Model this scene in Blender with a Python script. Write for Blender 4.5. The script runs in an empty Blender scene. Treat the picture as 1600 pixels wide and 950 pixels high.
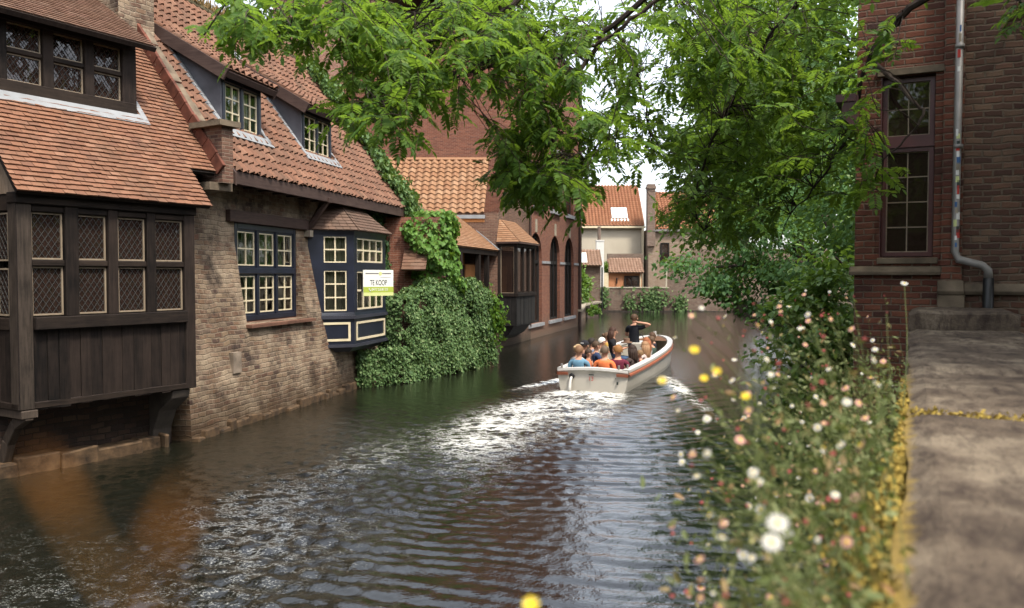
import bpy, bmesh, math, random
import numpy as np
from mathutils import Vector, Matrix
random.seed(7); RNG = np.random.default_rng(7)
SC = bpy.context.scene; COL = SC.collection
sin, cos, tan, rad, pi = math.sin, math.cos, math.tan, math.radians, math.pi
U = random.uniform

# ------------------------------------------------------------------ camera numbers
CAM_H, FPX, TILT = 2.9, 1300.0, rad(1.98)
_fw = np.array([0, cos(TILT), -sin(TILT)]); _up = np.array([0, sin(TILT), cos(TILT)])
def ray(px, py):
    return np.array([1., 0, 0])*(px-800)/FPX + _fw + _up*(475-py)/FPX
def at(px, py, d):                       # world point seen at that pixel, d metres deep
    return np.array([0, 0, CAM_H]) + ray(px, py)*d

# ------------------------------------------------------------------ materials
def new_mat(name):
    m = bpy.data.materials.new(name); m.use_nodes = True
    nt = m.node_tree; nt.nodes.clear()
    return m, nt
def nd(nt, t, ins=None, **attrs):
    n = nt.nodes.new('ShaderNode'+t)
    for k, v in attrs.items(): setattr(n, k, v)
    for k, v in (ins or {}).items():
        if isinstance(v, bpy.types.NodeSocket): nt.links.new(v, n.inputs[k])
        else: n.inputs[k].default_value = v
    return n
REF = .70   # one reflectance factor for every painted, built or grown surface
def c4(c): return (c[0]*REF, c[1]*REF, c[2]*REF, 1.0)
def math_(nt, op, a, b=0.0, c=None):
    ins = {0: a, 1: b}
    if c is not None: ins[2] = c
    return nd(nt, 'Math', ins, operation=op).outputs[0]
def mixc(nt, f, a, b, mode='MIX'):
    n = nt.nodes.new('ShaderNodeMix'); n.data_type = 'RGBA'; n.blend_type = mode
    for i, v in ((0, f), (6, a), (7, b)):
        if isinstance(v, bpy.types.NodeSocket): nt.links.new(v, n.inputs[i])
        else: n.inputs[i].default_value = c4(v) if i else v
    return n.outputs[2]
def ramp(nt, f, stops, interp='LINEAR'):
    r = nt.nodes.new('ShaderNodeValToRGB'); r.color_ramp.interpolation = interp
    e = r.color_ramp.elements
    while len(e) < len(stops): e.new(0.5)
    for k, (p, c) in enumerate(stops):
        e[k].position = p; e[k].color = c4(c) if not isinstance(c, (int, float)) else (c, c, c, 1)
    nt.links.new(f, r.inputs[0]); return r.outputs[0]
def uvs(nt): return nd(nt, 'UVMap').outputs[0]
def objc(nt): return nd(nt, 'TexCoord').outputs['Object']
def noise(nt, vec, scale, detail=4, rough=.55, col=False):
    n = nd(nt, 'TexNoise', {'Vector': vec, 'Scale': scale, 'Detail': detail, 'Roughness': rough})
    return n.outputs['Color' if col else 'Fac']
def mapv(nt, vec, scale=(1, 1, 1), rot=(0, 0, 0)):
    return nd(nt, 'Mapping', {'Vector': vec, 'Scale': scale, 'Rotation': rot}).outputs[0]
def finish(m, nt, col, rough=.8, bump=None, bs=.3, bd=.02, spec=.3, metal=0.0, extra=None):
    ins = {'Roughness': rough, 'Specular IOR Level': spec, 'Metallic': metal}
    ins['Base Color'] = col if isinstance(col, bpy.types.NodeSocket) else c4(col)
    if extra: ins.update(extra)
    p = nd(nt, 'BsdfPrincipled', ins)
    if bump is not None:
        b = nd(nt, 'Bump', {'Strength': bs, 'Distance': bd, 'Height': bump})
        nt.links.new(b.outputs[0], p.inputs['Normal'])
    nd(nt, 'OutputMaterial', {0: p.outputs[0]})
    return m
def plain(name, col, rough=.6, spec=.3, metal=0.0, var=.25, vs=6.0, bs=.15):
    m, nt = new_mat(name); v = objc(nt)
    f = noise(nt, v, vs, 5)
    d = tuple(c*(1-var) for c in col); l = tuple(min(1, c*(1+var)) for c in col)
    return finish(m, nt, ramp(nt, f, [(.3, d), (.7, l)]), rough, noise(nt, v, vs*6, 3), bs, .01, spec, metal)

ALB = 1.14   # overall reflectance of the old masonry and tiles
def brick(name, cols, mortar, bw=.21, bh=.066, ms=.010, patch=None, damp=None, bs=.6, pale=None, distort=.02, rough=.85):
    """cols: list of brick colours; patch: (colour, scale, lo, hi, amount); damp: (z0, z1, colour)"""
    m, nt = new_mat(name); uv = uvs(nt)
    nz = noise(nt, uv, 2.2, 3, .6, True)
    off = nd(nt, 'VectorMath', {0: nz, 1: (.5, .5, .5)}, operation='SUBTRACT').outputs[0]
    off = nd(nt, 'VectorMath', {0: off, 'Scale': distort*2}, operation='SCALE').outputs[0]
    nz2 = noise(nt, uv, 22, 2, .6, True)
    off2 = nd(nt, 'VectorMath', {0: nz2, 1: (.5, .5, .5)}, operation='SUBTRACT').outputs[0]
    off2 = nd(nt, 'VectorMath', {0: off2, 'Scale': .014}, operation='SCALE').outputs[0]
    v = nd(nt, 'VectorMath', {0: uv, 1: off}, operation='ADD').outputs[0]
    v = nd(nt, 'VectorMath', {0: v, 1: off2}, operation='ADD').outputs[0]
    sp = nd(nt, 'SeparateXYZ', {0: v})
    row = math_(nt, 'FLOOR', math_(nt, 'DIVIDE', sp.outputs[1], bh))
    par = math_(nt, 'FLOORED_MODULO', row, 2.0)
    xx = math_(nt, 'ADD', math_(nt, 'DIVIDE', sp.outputs[0], bw), math_(nt, 'MULTIPLY', par, .5))
    colm = math_(nt, 'FLOOR', xx)
    fx = math_(nt, 'FRACT', xx); fy = math_(nt, 'FRACT', math_(nt, 'DIVIDE', sp.outputs[1], bh))
    ex = math_(nt, 'MULTIPLY', math_(nt, 'MINIMUM', fx, math_(nt, 'SUBTRACT', 1.0, fx)), bw)
    ey = math_(nt, 'MULTIPLY', math_(nt, 'MINIMUM', fy, math_(nt, 'SUBTRACT', 1.0, fy)), bh)
    edge = math_(nt, 'MINIMUM', ex, ey)
    mr = nd(nt, 'MapRange', {'Value': edge, 'From Min': ms*.35, 'From Max': ms*.8}).outputs[0]
    idv = nd(nt, 'CombineXYZ', {0: colm, 1: row}).outputs[0]
    rnd = nd(nt, 'TexWhiteNoise', {'Vector': idv}, noise_dimensions='2D').outputs['Value']
    k = len(cols)
    bc = ramp(nt, rnd, [(i/max(1, k-1), c) for i, c in enumerate(cols)])
    fine = noise(nt, uv, 40, 4, .7)
    bc = mixc(nt, math_(nt, 'MULTIPLY', fine, .45), bc, (.04, .03, .025))
    col = mixc(nt, mr, mortar, bc)
    for p in (patch or []):
        f = nd(nt, 'MapRange', {'Value': noise(nt, uv, p[1], 6, .68), 'From Min': p[2], 'From Max': p[3], 'To Max': p[4]}).outputs[0]
        col = mixc(nt, f, col, p[0])
    if damp:
        z = nd(nt, 'SeparateXYZ', {0: nd(nt, 'NewGeometry').outputs['Position']}).outputs[2]
        zz = math_(nt, 'ADD', z, math_(nt, 'MULTIPLY', math_(nt, 'SUBTRACT', noise(nt, uv, 1.6, 6, .7), .5), damp[3]))
        f = nd(nt, 'MapRange', {'Value': zz, 'From Min': damp[1], 'From Max': damp[0]}).outputs[0]
        col = mixc(nt, f, col, damp[2])
    col = mixc(nt, 1.0, col, (ALB, ALB, ALB), 'MULTIPLY')
    h = math_(nt, 'ADD', math_(nt, 'MULTIPLY', mr, 1.0), math_(nt, 'MULTIPLY', fine, .6))
    h = math_(nt, 'ADD', h, math_(nt, 'MULTIPLY', rnd, .35))
    return finish(m, nt, col, rough, h, bs, .012, .2)

def tile_mat(name, cols, moss=(.12, .11, .05), moss_amt=.3, stain=(.05, .03, .025), stain_amt=.5, rough=.75):
    m, nt = new_mat(name); uv = uvs(nt)
    r = nd(nt, 'Attribute', attribute_name='rnd').outputs['Fac']
    k = len(cols)
    col = ramp(nt, r, [(i/(k-1), c) for i, c in enumerate(cols)])
    f = nd(nt, 'MapRange', {'Value': noise(nt, uv, 1.3, 7, .68), 'From Min': .45, 'From Max': .75, 'To Max': stain_amt}).outputs[0]
    col = mixc(nt, f, col, stain)
    f = nd(nt, 'MapRange', {'Value': noise(nt, uv, 5.5, 6, .75), 'From Min': .55, 'From Max': .72, 'To Max': moss_amt}).outputs[0]
    col = mixc(nt, f, col, moss)
    n = noise(nt, uv, 45, 4, .7)
    col = mixc(nt, math_(nt, 'MULTIPLY', n, .35), col, (.03, .02, .015))
    col = mixc(nt, .24, mixc(nt, 1.0, col, (ALB, ALB, ALB), 'MULTIPLY'), (.16, .115, .07))
    return finish(m, nt, col, rough, n, .35, .01, .15)

def wood(name, dark, light, rough=.75, along='v', spec=.12):
    m, nt = new_mat(name); uv = uvs(nt)
    sc = (1, .08, 1) if along == 'v' else (.08, 1, 1)
    r = nd(nt, 'Attribute', attribute_name='rnd').outputs['Fac']
    vec = nd(nt, 'VectorMath', {0: mapv(nt, uv, sc), 1: nd(nt, 'CombineXYZ', {0: math_(nt, 'MULTIPLY', r, 37.0), 2: r}).outputs[0]}, operation='ADD').outputs[0]
    g = noise(nt, vec, 26, 6, .7)
    b = noise(nt, uv, 2.0, 5, .65)
    mx = math_(nt, 'ADD', math_(nt, 'MULTIPLY', g, .6), math_(nt, 'MULTIPLY', b, .45))
    mx = math_(nt, 'ADD', mx, math_(nt, 'MULTIPLY', math_(nt, 'SUBTRACT', r, .5), .18))
    col = ramp(nt, mx, [(.36, dark), (.72, light)])
    return finish(m, nt, col, rough, g, .45, .008, spec)

def leaf_mat(name, cols, transl=.4, rough=.45, spec=.35):
    m, nt = new_mat(name); cols = [(c[0]*1.3, c[1]*1.25, c[2]*1.2) for c in cols]
    r = nd(nt, 'Attribute', attribute_name='rnd').outputs['Fac']
    k = len(cols)
    col = ramp(nt, r, [(i/(k-1), c) for i, c in enumerate(cols)])
    p = nd(nt, 'BsdfPrincipled', {'Base Color': col, 'Roughness': rough, 'Specular IOR Level': spec})
    br = mixc(nt, .5, col, (.32, .48, .03), 'MIX')
    t = nd(nt, 'BsdfTranslucent', {'Color': br})
    mx = nd(nt, 'MixShader', {0: transl, 1: p.outputs[0], 2: t.outputs[0]})
    nd(nt, 'OutputMaterial', {0: mx.outputs[0]})
    return m
def glass_mat(name, tint=(.02, .022, .02), clear=.0, rough=.03):
    m, nt = new_mat(name)
    w = noise(nt, objc(nt), 2.5, 2)
    b = nd(nt, 'Bump', {'Strength': .08, 'Distance': .05, 'Height': w})
    if clear > 0:
        tr = nd(nt, 'BsdfTransparent', {'Color': (.8, .84, .8, 1)})
        gl = nd(nt, 'BsdfGlossy', {'Roughness': rough, 'Color': (.95, .95, .95, 1), 'Normal': b.outputs[0]})
        fr = nd(nt, 'Fresnel', {'IOR': 1.5, 'Normal': b.outputs[0]})
        f = math_(nt, 'ADD', math_(nt, 'MULTIPLY', fr.outputs[0], 1.4), 1-clear)
        mx = nd(nt, 'MixShader', {0: f, 1: tr.outputs[0], 2: gl.outputs[0]})
        nd(nt, 'OutputMaterial', {0: mx.outputs[0]})
        return m
    p = nd(nt, 'BsdfPrincipled', {'Base Color': c4(tint), 'Roughness': rough, 'Specular IOR Level': .6, 'IOR': 1.5, 'Normal': b.outputs[0]})
    nd(nt, 'OutputMaterial', {0: p.outputs[0]})
    return m

MT = {}
MT['brick_old'] = brick('old tan brick', [(.27, .16, .095), (.15, .075, .05), (.36, .25, .155), (.10, .055, .042), (.40, .30, .20), (.24, .115, .07)], (.25, .19, .135), .235, .092, .018,
    patch=[((.56, .44, .31), .8, .46, .62, .66), ((.045, .03, .025), 1.1, .52, .64, .82), ((.035, .024, .02), 4.0, .58, .68, .6), ((.52, .40, .27), 8, .58, .68, .65)], damp=(-.1, .75, (.075, .045, .022), 1.5), bs=1.0, distort=.06)
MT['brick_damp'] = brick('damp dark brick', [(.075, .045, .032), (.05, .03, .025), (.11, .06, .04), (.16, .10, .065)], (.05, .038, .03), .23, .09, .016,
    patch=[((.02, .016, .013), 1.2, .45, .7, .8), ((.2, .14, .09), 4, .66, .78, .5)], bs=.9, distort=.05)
MT['brick_red'] = brick('red facade brick', [(.34, .12, .07), (.26, .09, .055), (.40, .15, .09), (.22, .085, .06)], (.33, .21, .15), .21, .065, .010,
    patch=[((.14, .06, .045), .6, .52, .75, .5)], damp=(-.1, 1.1, (.17, .12, .085), .5))
MT['brick_big'] = brick('weathered red brick', [(.42, .18, .12), (.31, .135, .095), (.48, .25, .18), (.38, .21, .15)], (.5, .37, .29), .21, .07, .012,
    patch=[((.36, .22, .15), .5, .5, .75, .5)])
MT['brick_pale'] = brick('pale washed brick', [(.50, .38, .32), (.42, .29, .24), (.55, .46, .40), (.38, .24, .19)], (.5, .42, .36), .21, .07, .012)
MT['brick_tan'] = brick('tan brick infill', [(.36, .20, .12), (.30, .16, .10), (.40, .24, .15)], (.34, .24, .17), .21, .07, .012)
MT['brick_brown'] = brick('brown brick', [(.24, .12, .08), (.17, .085, .06), (.30, .165, .11), (.13, .07, .055)], (.25, .18, .13), .21, .066, .012,
    patch=[((.08, .05, .04), .8, .5, .74, .6), ((.36, .25, .16), 1.5, .6, .8, .4)], damp=(-.1, .9, (.06, .045, .03), .6))
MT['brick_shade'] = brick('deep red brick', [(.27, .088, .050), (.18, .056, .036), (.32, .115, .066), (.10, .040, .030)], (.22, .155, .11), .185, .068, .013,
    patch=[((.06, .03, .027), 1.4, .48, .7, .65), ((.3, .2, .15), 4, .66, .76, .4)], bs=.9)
MT['brick_mottled'] = brick('mottled brown brick', [(.19, .085, .052), (.12, .06, .042), (.25, .125, .08), (.29, .18, .115), (.10, .043, .03)], (.20, .15, .105), .17, .066, .014,
    patch=[((.06, .04, .035), 1.3, .45, .7, .5), ((.27, .18, .12), 3, .62, .76, .5)], bs=.9, distort=.04)
MT['brick_far'] = brick('far garden brick', [(.30, .20, .15), (.22, .14, .105), (.36, .27, .21), (.26, .15, .11)], (.34, .27, .22), .24, .08, .016,
    patch=[((.12, .11, .08), .5, .5, .72, .6), ((.4, .32, .27), 1.2, .55, .75, .5)])
MT['brick_farhouse'] = brick('far sandy brick', [(.46, .34, .24), (.38, .26, .18), (.52, .41, .31)], (.48, .39, .3), .3, .09, .016)
MT['tile_plain'] = tile_mat('plain clay tiles', [(.30, .115, .065), (.40, .175, .105), (.34, .14, .08), (.45, .22, .14), (.25, .10, .065), (.37, .155, .09)], moss_amt=.4, stain=(.085, .05, .034), stain_amt=.75)
MT['tile_dark'] = tile_mat('weathered plain tiles', [(.19, .085, .055), (.26, .13, .085), (.22, .10, .07), (.30, .17, .12)], moss_amt=.35)
MT['pantile'] = tile_mat('red brown pantiles', [(.29, .115, .07), (.21, .085, .055), (.36, .155, .095), (.25, .11, .075), (.40, .19, .12), (.17, .075, .05)], moss=(.15, .115, .07), moss_amt=.45, stain=(.075, .052, .040), stain_amt=.8)
MT['tile_baybrown'] = tile_mat('brown shingle tiles', [(.17, .10, .075), (.22, .125, .095), (.13, .08, .065), (.25, .15, .115)], moss_amt=.2)
MT['tile_orange'] = tile_mat('orange clay tiles', [(.46, .22, .11), (.54, .29, .155), (.42, .195, .10), (.58, .34, .20)], moss_amt=.12, stain=(.24, .12, .07), stain_amt=.35)
MT['tile_far'] = tile_mat('bright orange pantiles', [(.48, .18, .09), (.54, .23, .12), (.44, .16, .08)], moss_amt=.08, stain=(.3, .13, .08), stain_amt=.3)
MT['tile_pink'] = tile_mat('pinkish pantiles', [(.46, .27, .19), (.52, .33, .24), (.40, .23, .16)], moss_amt=.1, stain_amt=.2)
MT['wood_dark'] = wood('dark weathered oak', (.005, .004, .0035), (.036, .025, .020))
MT['wood_h'] = wood('dark oak beam', (.006, .0045, .004), (.040, .028, .021), along='h')
MT['wood_grey'] = wood('grey oak post', (.02, .016, .013), (.095, .072, .056))
MT['wood_tan'] = wood('tan boards', (.14, .10, .07), (.34, .26, .19))
MT['wood_brown'] = wood('brown painted board', (.045, .028, .024), (.10, .066, .055), along='h', rough=.6)
MT['wood_black'] = wood('black stained boards', (.008, .008, .008), (.035, .032, .03))
MT['wood_orange'] = wood('orange varnished board', (.42, .17, .06), (.55, .26, .10))
MT['wood_far'] = wood('terracotta painted boards', (.50, .22, .11), (.56, .27, .14))
MT['navy'] = plain('navy paint', (.010, .013, .026), .35, .5, var=.3, vs=3)
MT['navy_sheen'] = plain('slate blue paint', (.035, .036, .05), .4, .45, var=.2, vs=3)
MT['cream'] = plain('cream paint', (.72, .62, .42), .5, .4, var=.08)
MT['beige'] = plain('beige paint', (.28, .22, .155), .55, .3, var=.15)
MT['white'] = plain('white paint', (.78, .77, .73), .45, .4, var=.06)
MT['lead'] = plain('lead flashing', (.27, .28, .29), .65, .2, .0, var=.15, vs=3)
MT['lead_dark'] = plain('slate lead cheek', (.105, .105, .12), .5, .4, .1, var=.25, vs=3)
MT['lead_came'] = plain('lead came', (.045, .045, .043), .6, .3, .0, var=.2)
MT['mortar_red'] = plain('red verge tiles', (.13, .045, .028), .8, .2, var=.5, vs=4)
MT['stone'] = plain('weathered stone', (.24, .19, .145), .85, .2, var=.45, vs=3.5, bs=.5)
MT['stone_ledge'] = plain('brown stone ledge', (.15, .115, .08), .85, .2, var=.5, vs=4, bs=.5)
MT['stone_dark'] = plain('dark damp stone', (.05, .04, .032), .7, .3, var=.5, vs=4, bs=.5)
MT['stone_pale'] = plain('pale sandstone', (.34, .29, .22), .85, .2, var=.35, vs=3, bs=.4)
MT['stone_grey'] = plain('grey stone sill', (.30, .30, .31), .8, .2, var=.2, vs=4, bs=.3)
MT['plinth'] = plain('stained plinth stone', (.075, .046, .024), .8, .25, var=.75, vs=6, bs=.8)
MT['plaster'] = plain('cream plaster', (.52, .46, .36), .85, .2, var=.1, vs=.6)
MT['earth'] = plain('bank earth', (.07, .055, .035), .95, .1, var=.4, vs=2, bs=.5)
MT['glass'] = glass_mat('dark glass', (.03, .018, .014))  # warm tint in the base colour stands in for reddish reflections
MT['glass_sky'] = glass_mat('skylight glass', (.5, .56, .62), rough=.1)
MT['glass_clear'] = glass_mat('clear glass', clear=.93)
MT['curtain'] = plain('net curtain', (.62, .55, .40), .9, .1, var=.12, vs=4)
MT['interior'] = plain('room wall', (.10, .085, .065), .9, .1)
MT['maroon'] = plain('maroon paint', (.075, .014, .012), .4, .45, var=.2)
MT['zinc'] = plain('zinc pipe', (.24, .225, .21), .5, .4, .25, var=.25, vs=4)
MT['iron'] = plain('black iron', (.012, .012, .013), .45, .5, .3)
MT['boat_white'] = plain('boat white paint', (.50, .46, .39), .35, .5, var=.06, vs=2)
MT['boat_rim'] = plain('boat white rim', (.66, .64, .60), .35, .5, var=.04, vs=2)
MT['boat_orange'] = plain('orange rubbing strake', (.40, .12, .06), .4, .45, var=.12, vs=2)
MT['boat_wood'] = wood('boat bench wood', (.14, .07, .04), (.26, .14, .08), along='h')
MT['bark'] = plain('dark bark', (.045, .033, .026), .9, .15, var=.4, vs=14, bs=.6)
MT['stem'] = plain('plant stem', (.11, .13, .04), .7, .2, var=.3, vs=10)
MT['red'] = plain('red lettering', (.45, .03, .02), .5); MT['ink'] = plain('dark lettering', (.02, .03, .025), .5)
MT['sign_white'] = plain('sign board white', (.80, .80, .74), .4, .4, var=.02)
MT['sign_green'] = plain('sign lime green', (.38, .46, .07), .4, .4, var=.03)
MT['sign_light'] = plain('sign pale lime', (.62, .66, .28), .4, .4, var=.03)
MT['blue'] = plain('blue sticker', (.04, .12, .30), .5); MT['yellow'] = plain('yellow petals', (.78, .58, .03), .6, var=.15)
MT['petal'] = plain('white petals', (.60, .58, .54), .6, .2, var=.05); MT['pink'] = plain('pink petals', (.50, .13, .12), .6, .2, var=.3, vs=30)
MT['pinkpale'] = plain('pale pink petals', (.56, .30, .25), .6, .2, var=.2, vs=30)
MT['rust'] = plain('wilted orange leaf', (.27, .105, .016), .6, .2, var=.3, vs=30)
MT['sill_brown'] = plain('brown red sill', (.15, .075, .05), .75, .2, var=.35, vs=5)
MT['rust_stem'] = plain('amber stem', (.22, .11, .03), .7, .2, var=.2)
MT['lichen'] = plain('yellow lichen', (.40, .29, .07), .95, .1, var=.5, vs=25, bs=.8)
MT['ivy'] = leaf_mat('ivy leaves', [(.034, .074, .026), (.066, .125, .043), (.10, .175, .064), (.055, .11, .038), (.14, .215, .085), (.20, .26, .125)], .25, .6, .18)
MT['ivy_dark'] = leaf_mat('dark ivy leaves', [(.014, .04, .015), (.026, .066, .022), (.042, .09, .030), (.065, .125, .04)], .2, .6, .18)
MT['vine'] = leaf_mat('vine leaves', [(.05, .12, .02), (.08, .18, .03), (.12, .24, .045), (.06, .14, .025), (.18, .28, .06)], .35, .55, .2)
MT['robinia'] = leaf_mat('pinnate leaflets', [(.035, .085, .018), (.07, .155, .026), (.06, .135, .024), (.14, .25, .038), (.075, .165, .028), (.21, .32, .055)], .6, .5, .22)
MT['maple'] = leaf_mat('dark maple leaves', [(.03, .085, .03), (.048, .12, .04), (.075, .165, .05), (.04, .10, .033), (.11, .21, .065)], .35, .55, .2)
MT['lime'] = leaf_mat('fresh green leaves', [(.07, .16, .035), (.11, .22, .04), (.16, .28, .055), (.08, .18, .035), (.21, .33, .07)], .45, .45)
MT['shrub'] = leaf_mat('shrub leaves', [(.08, .17, .032), (.13, .25, .05), (.19, .32, .07), (.09, .20, .038), (.26, .38, .11)], .35, .42)
MT['herb'] = leaf_mat('herb leaves', [(.085, .12, .04), (.135, .17, .06), (.19, .215, .09), (.23, .17, .07), (.28, .13, .07)], .3, .6)
MT['drygrass'] = leaf_mat('dry grass', [(.22, .13, .06), (.30, .20, .10), (.16, .12, .05)], .2, .8)

def coping_mat():
    m, nt = new_mat('sandstone coping'); v = objc(nt)
    n1 = noise(nt, v, 2.2, 8, .7); n2 = noise(nt, mapv(nt, v, (1, 3, 1)), 5, 6, .7); n3 = noise(nt, v, 60, 4, .7)
    col = ramp(nt, n1, [(.36, (.06, .045, .034)), (.5, (.17, .13, .093)), (.64, (.33, .265, .19))])
    f = nd(nt, 'MapRange', {'Value': n2, 'From Min': .46, 'From Max': .66, 'To Max': .85}).outputs[0]
    col = mixc(nt, f, col, (.045, .031, .025))
    col = mixc(nt, math_(nt, 'MULTIPLY', n3, .4), col, (.05, .035, .03))
    sp = nd(nt, 'SeparateXYZ', {0: v}); nl = noise(nt, v, 14, 5, .7)
    y = math_(nt, 'ADD', sp.outputs[1], math_(nt, 'MULTIPLY', math_(nt, 'SUBTRACT', nl, .5), .10))
    f = nd(nt, 'MapRange', {'Value': y, 'From Min': -.016, 'From Max': .006}).outputs[0]
    f = math_(nt, 'MULTIPLY', f, nd(nt, 'MapRange', {'Value': sp.outputs[0], 'From Min': 5.2, 'From Max': 3.4}).outputs[0])
    jx = math_(nt, 'ABSOLUTE', math_(nt, 'SUBTRACT', math_(nt, 'ADD', sp.outputs[0], math_(nt, 'MULTIPLY', math_(nt, 'SUBTRACT', nl, .5), .08)), 3.075))
    f = math_(nt, 'MAXIMUM', f, nd(nt, 'MapRange', {'Value': jx, 'From Min': .028, 'From Max': .010}).outputs[0])
    col = mixc(nt, math_(nt, 'MULTIPLY', f, .85), col, mixc(nt, nl, (.20, .13, .03), (.44, .31, .08)))
    pit = nd(nt, 'TexVoronoi', {'Vector': v, 'Scale': 38.0}).outputs['Distance']
    pf = nd(nt, 'MapRange', {'Value': math_(nt, 'ADD', pit, math_(nt, 'MULTIPLY', n2, .25)), 'From Min': .30, 'From Max': .16, 'To Max': .7}).outputs[0]
    col = mixc(nt, pf, col, (.035, .027, .022))
    hh = math_(nt, 'SUBTRACT', math_(nt, 'ADD', n2, math_(nt, 'MULTIPLY', n3, 1.2)), pf)
    return finish(m, nt, col, .9, hh, .8, .02, .15)
MT['coping'] = coping_mat()
def roofmoss():
    return plain('mossy ridge', (.10, .085, .05), .95, .1, var=.5, vs=12, bs=.8)
MT['moss'] = roofmoss()
def water_mat():
    m, nt = new_mat('canal water'); v = nd(nt, 'NewGeometry').outputs['Position']
    foam = nd(nt, 'Attribute', attribute_name='foam').outputs['Fac']
    v2 = mapv(nt, v, (1.0, 1.0, 1.0))
    n1 = noise(nt, v2, 6.0, 4, .6); n2 = noise(nt, v2, 24, 3, .6)
    h = math_(nt, 'ADD', n1, math_(nt, 'MULTIPLY', n2, .34))
    chop = nd(nt, 'Attribute', attribute_name='chop').outputs['Fac']
    b = nd(nt, 'Bump', {'Strength': chop, 'Distance': .06, 'Height': h})
    f1 = noise(nt, mapv(nt, v, (1, 1.7, 1), (0, 0, .35)), 1.7, 9, .72)
    f2 = noise(nt, mapv(nt, v, (1, 2, 1)), 34, 3, .7)
    rid = math_(nt, 'SUBTRACT', 1.0, math_(nt, 'MULTIPLY', math_(nt, 'ABSOLUTE', math_(nt, 'SUBTRACT', f1, .5)), 8.0))
    rid = math_(nt, 'MAXIMUM', rid, -.3)
    t = math_(nt, 'SUBTRACT', math_(nt, 'ADD', math_(nt, 'ADD', math_(nt, 'MULTIPLY', rid, .55), math_(nt, 'MULTIPLY', f2, .9)), math_(nt, 'MULTIPLY', foam, .75)), 1.13)
    fm = nd(nt, 'MapRange', {'Value': t, 'From Min': 0, 'From Max': .32, 'To Max': .78}).outputs[0]
    fm = math_(nt, 'MULTIPLY', fm, nd(nt, 'MapRange', {'Value': foam, 'From Min': .04, 'From Max': .25}).outputs[0])
    wd_ = nd(nt, 'BsdfDiffuse', {'Color': (.006, .0065, .004, 1), 'Normal': b.outputs[0]}); wg = nd(nt, 'BsdfGlossy', {'Color': (1, 1, 1, 1), 'Roughness': .03, 'Normal': b.outputs[0]})
    fr = nd(nt, 'Fresnel', {'IOR': 1.8, 'Normal': b.outputs[0]}); w = nd(nt, 'MixShader', {0: fr.outputs[0], 1: wd_.outputs[0], 2: wg.outputs[0]})
    fo = nd(nt, 'BsdfPrincipled', {'Base Color': (.62, .62, .58, 1), 'Roughness': .6, 'Normal': b.outputs[0]})
    mx = nd(nt, 'MixShader', {0: fm, 1: w.outputs[0], 2: fo.outputs[0]})
    nd(nt, 'OutputMaterial', {0: mx.outputs[0]})
    return m
MT['water'] = water_mat()
_cl = {}
def cloth(col, rough=.85):
    k = tuple(round(c, 3) for c in col)
    if k not in _cl: _cl[k] = plain('cloth %d' % len(_cl), col, rough, .15, var=.15, vs=9)
    return _cl[k]

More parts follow.
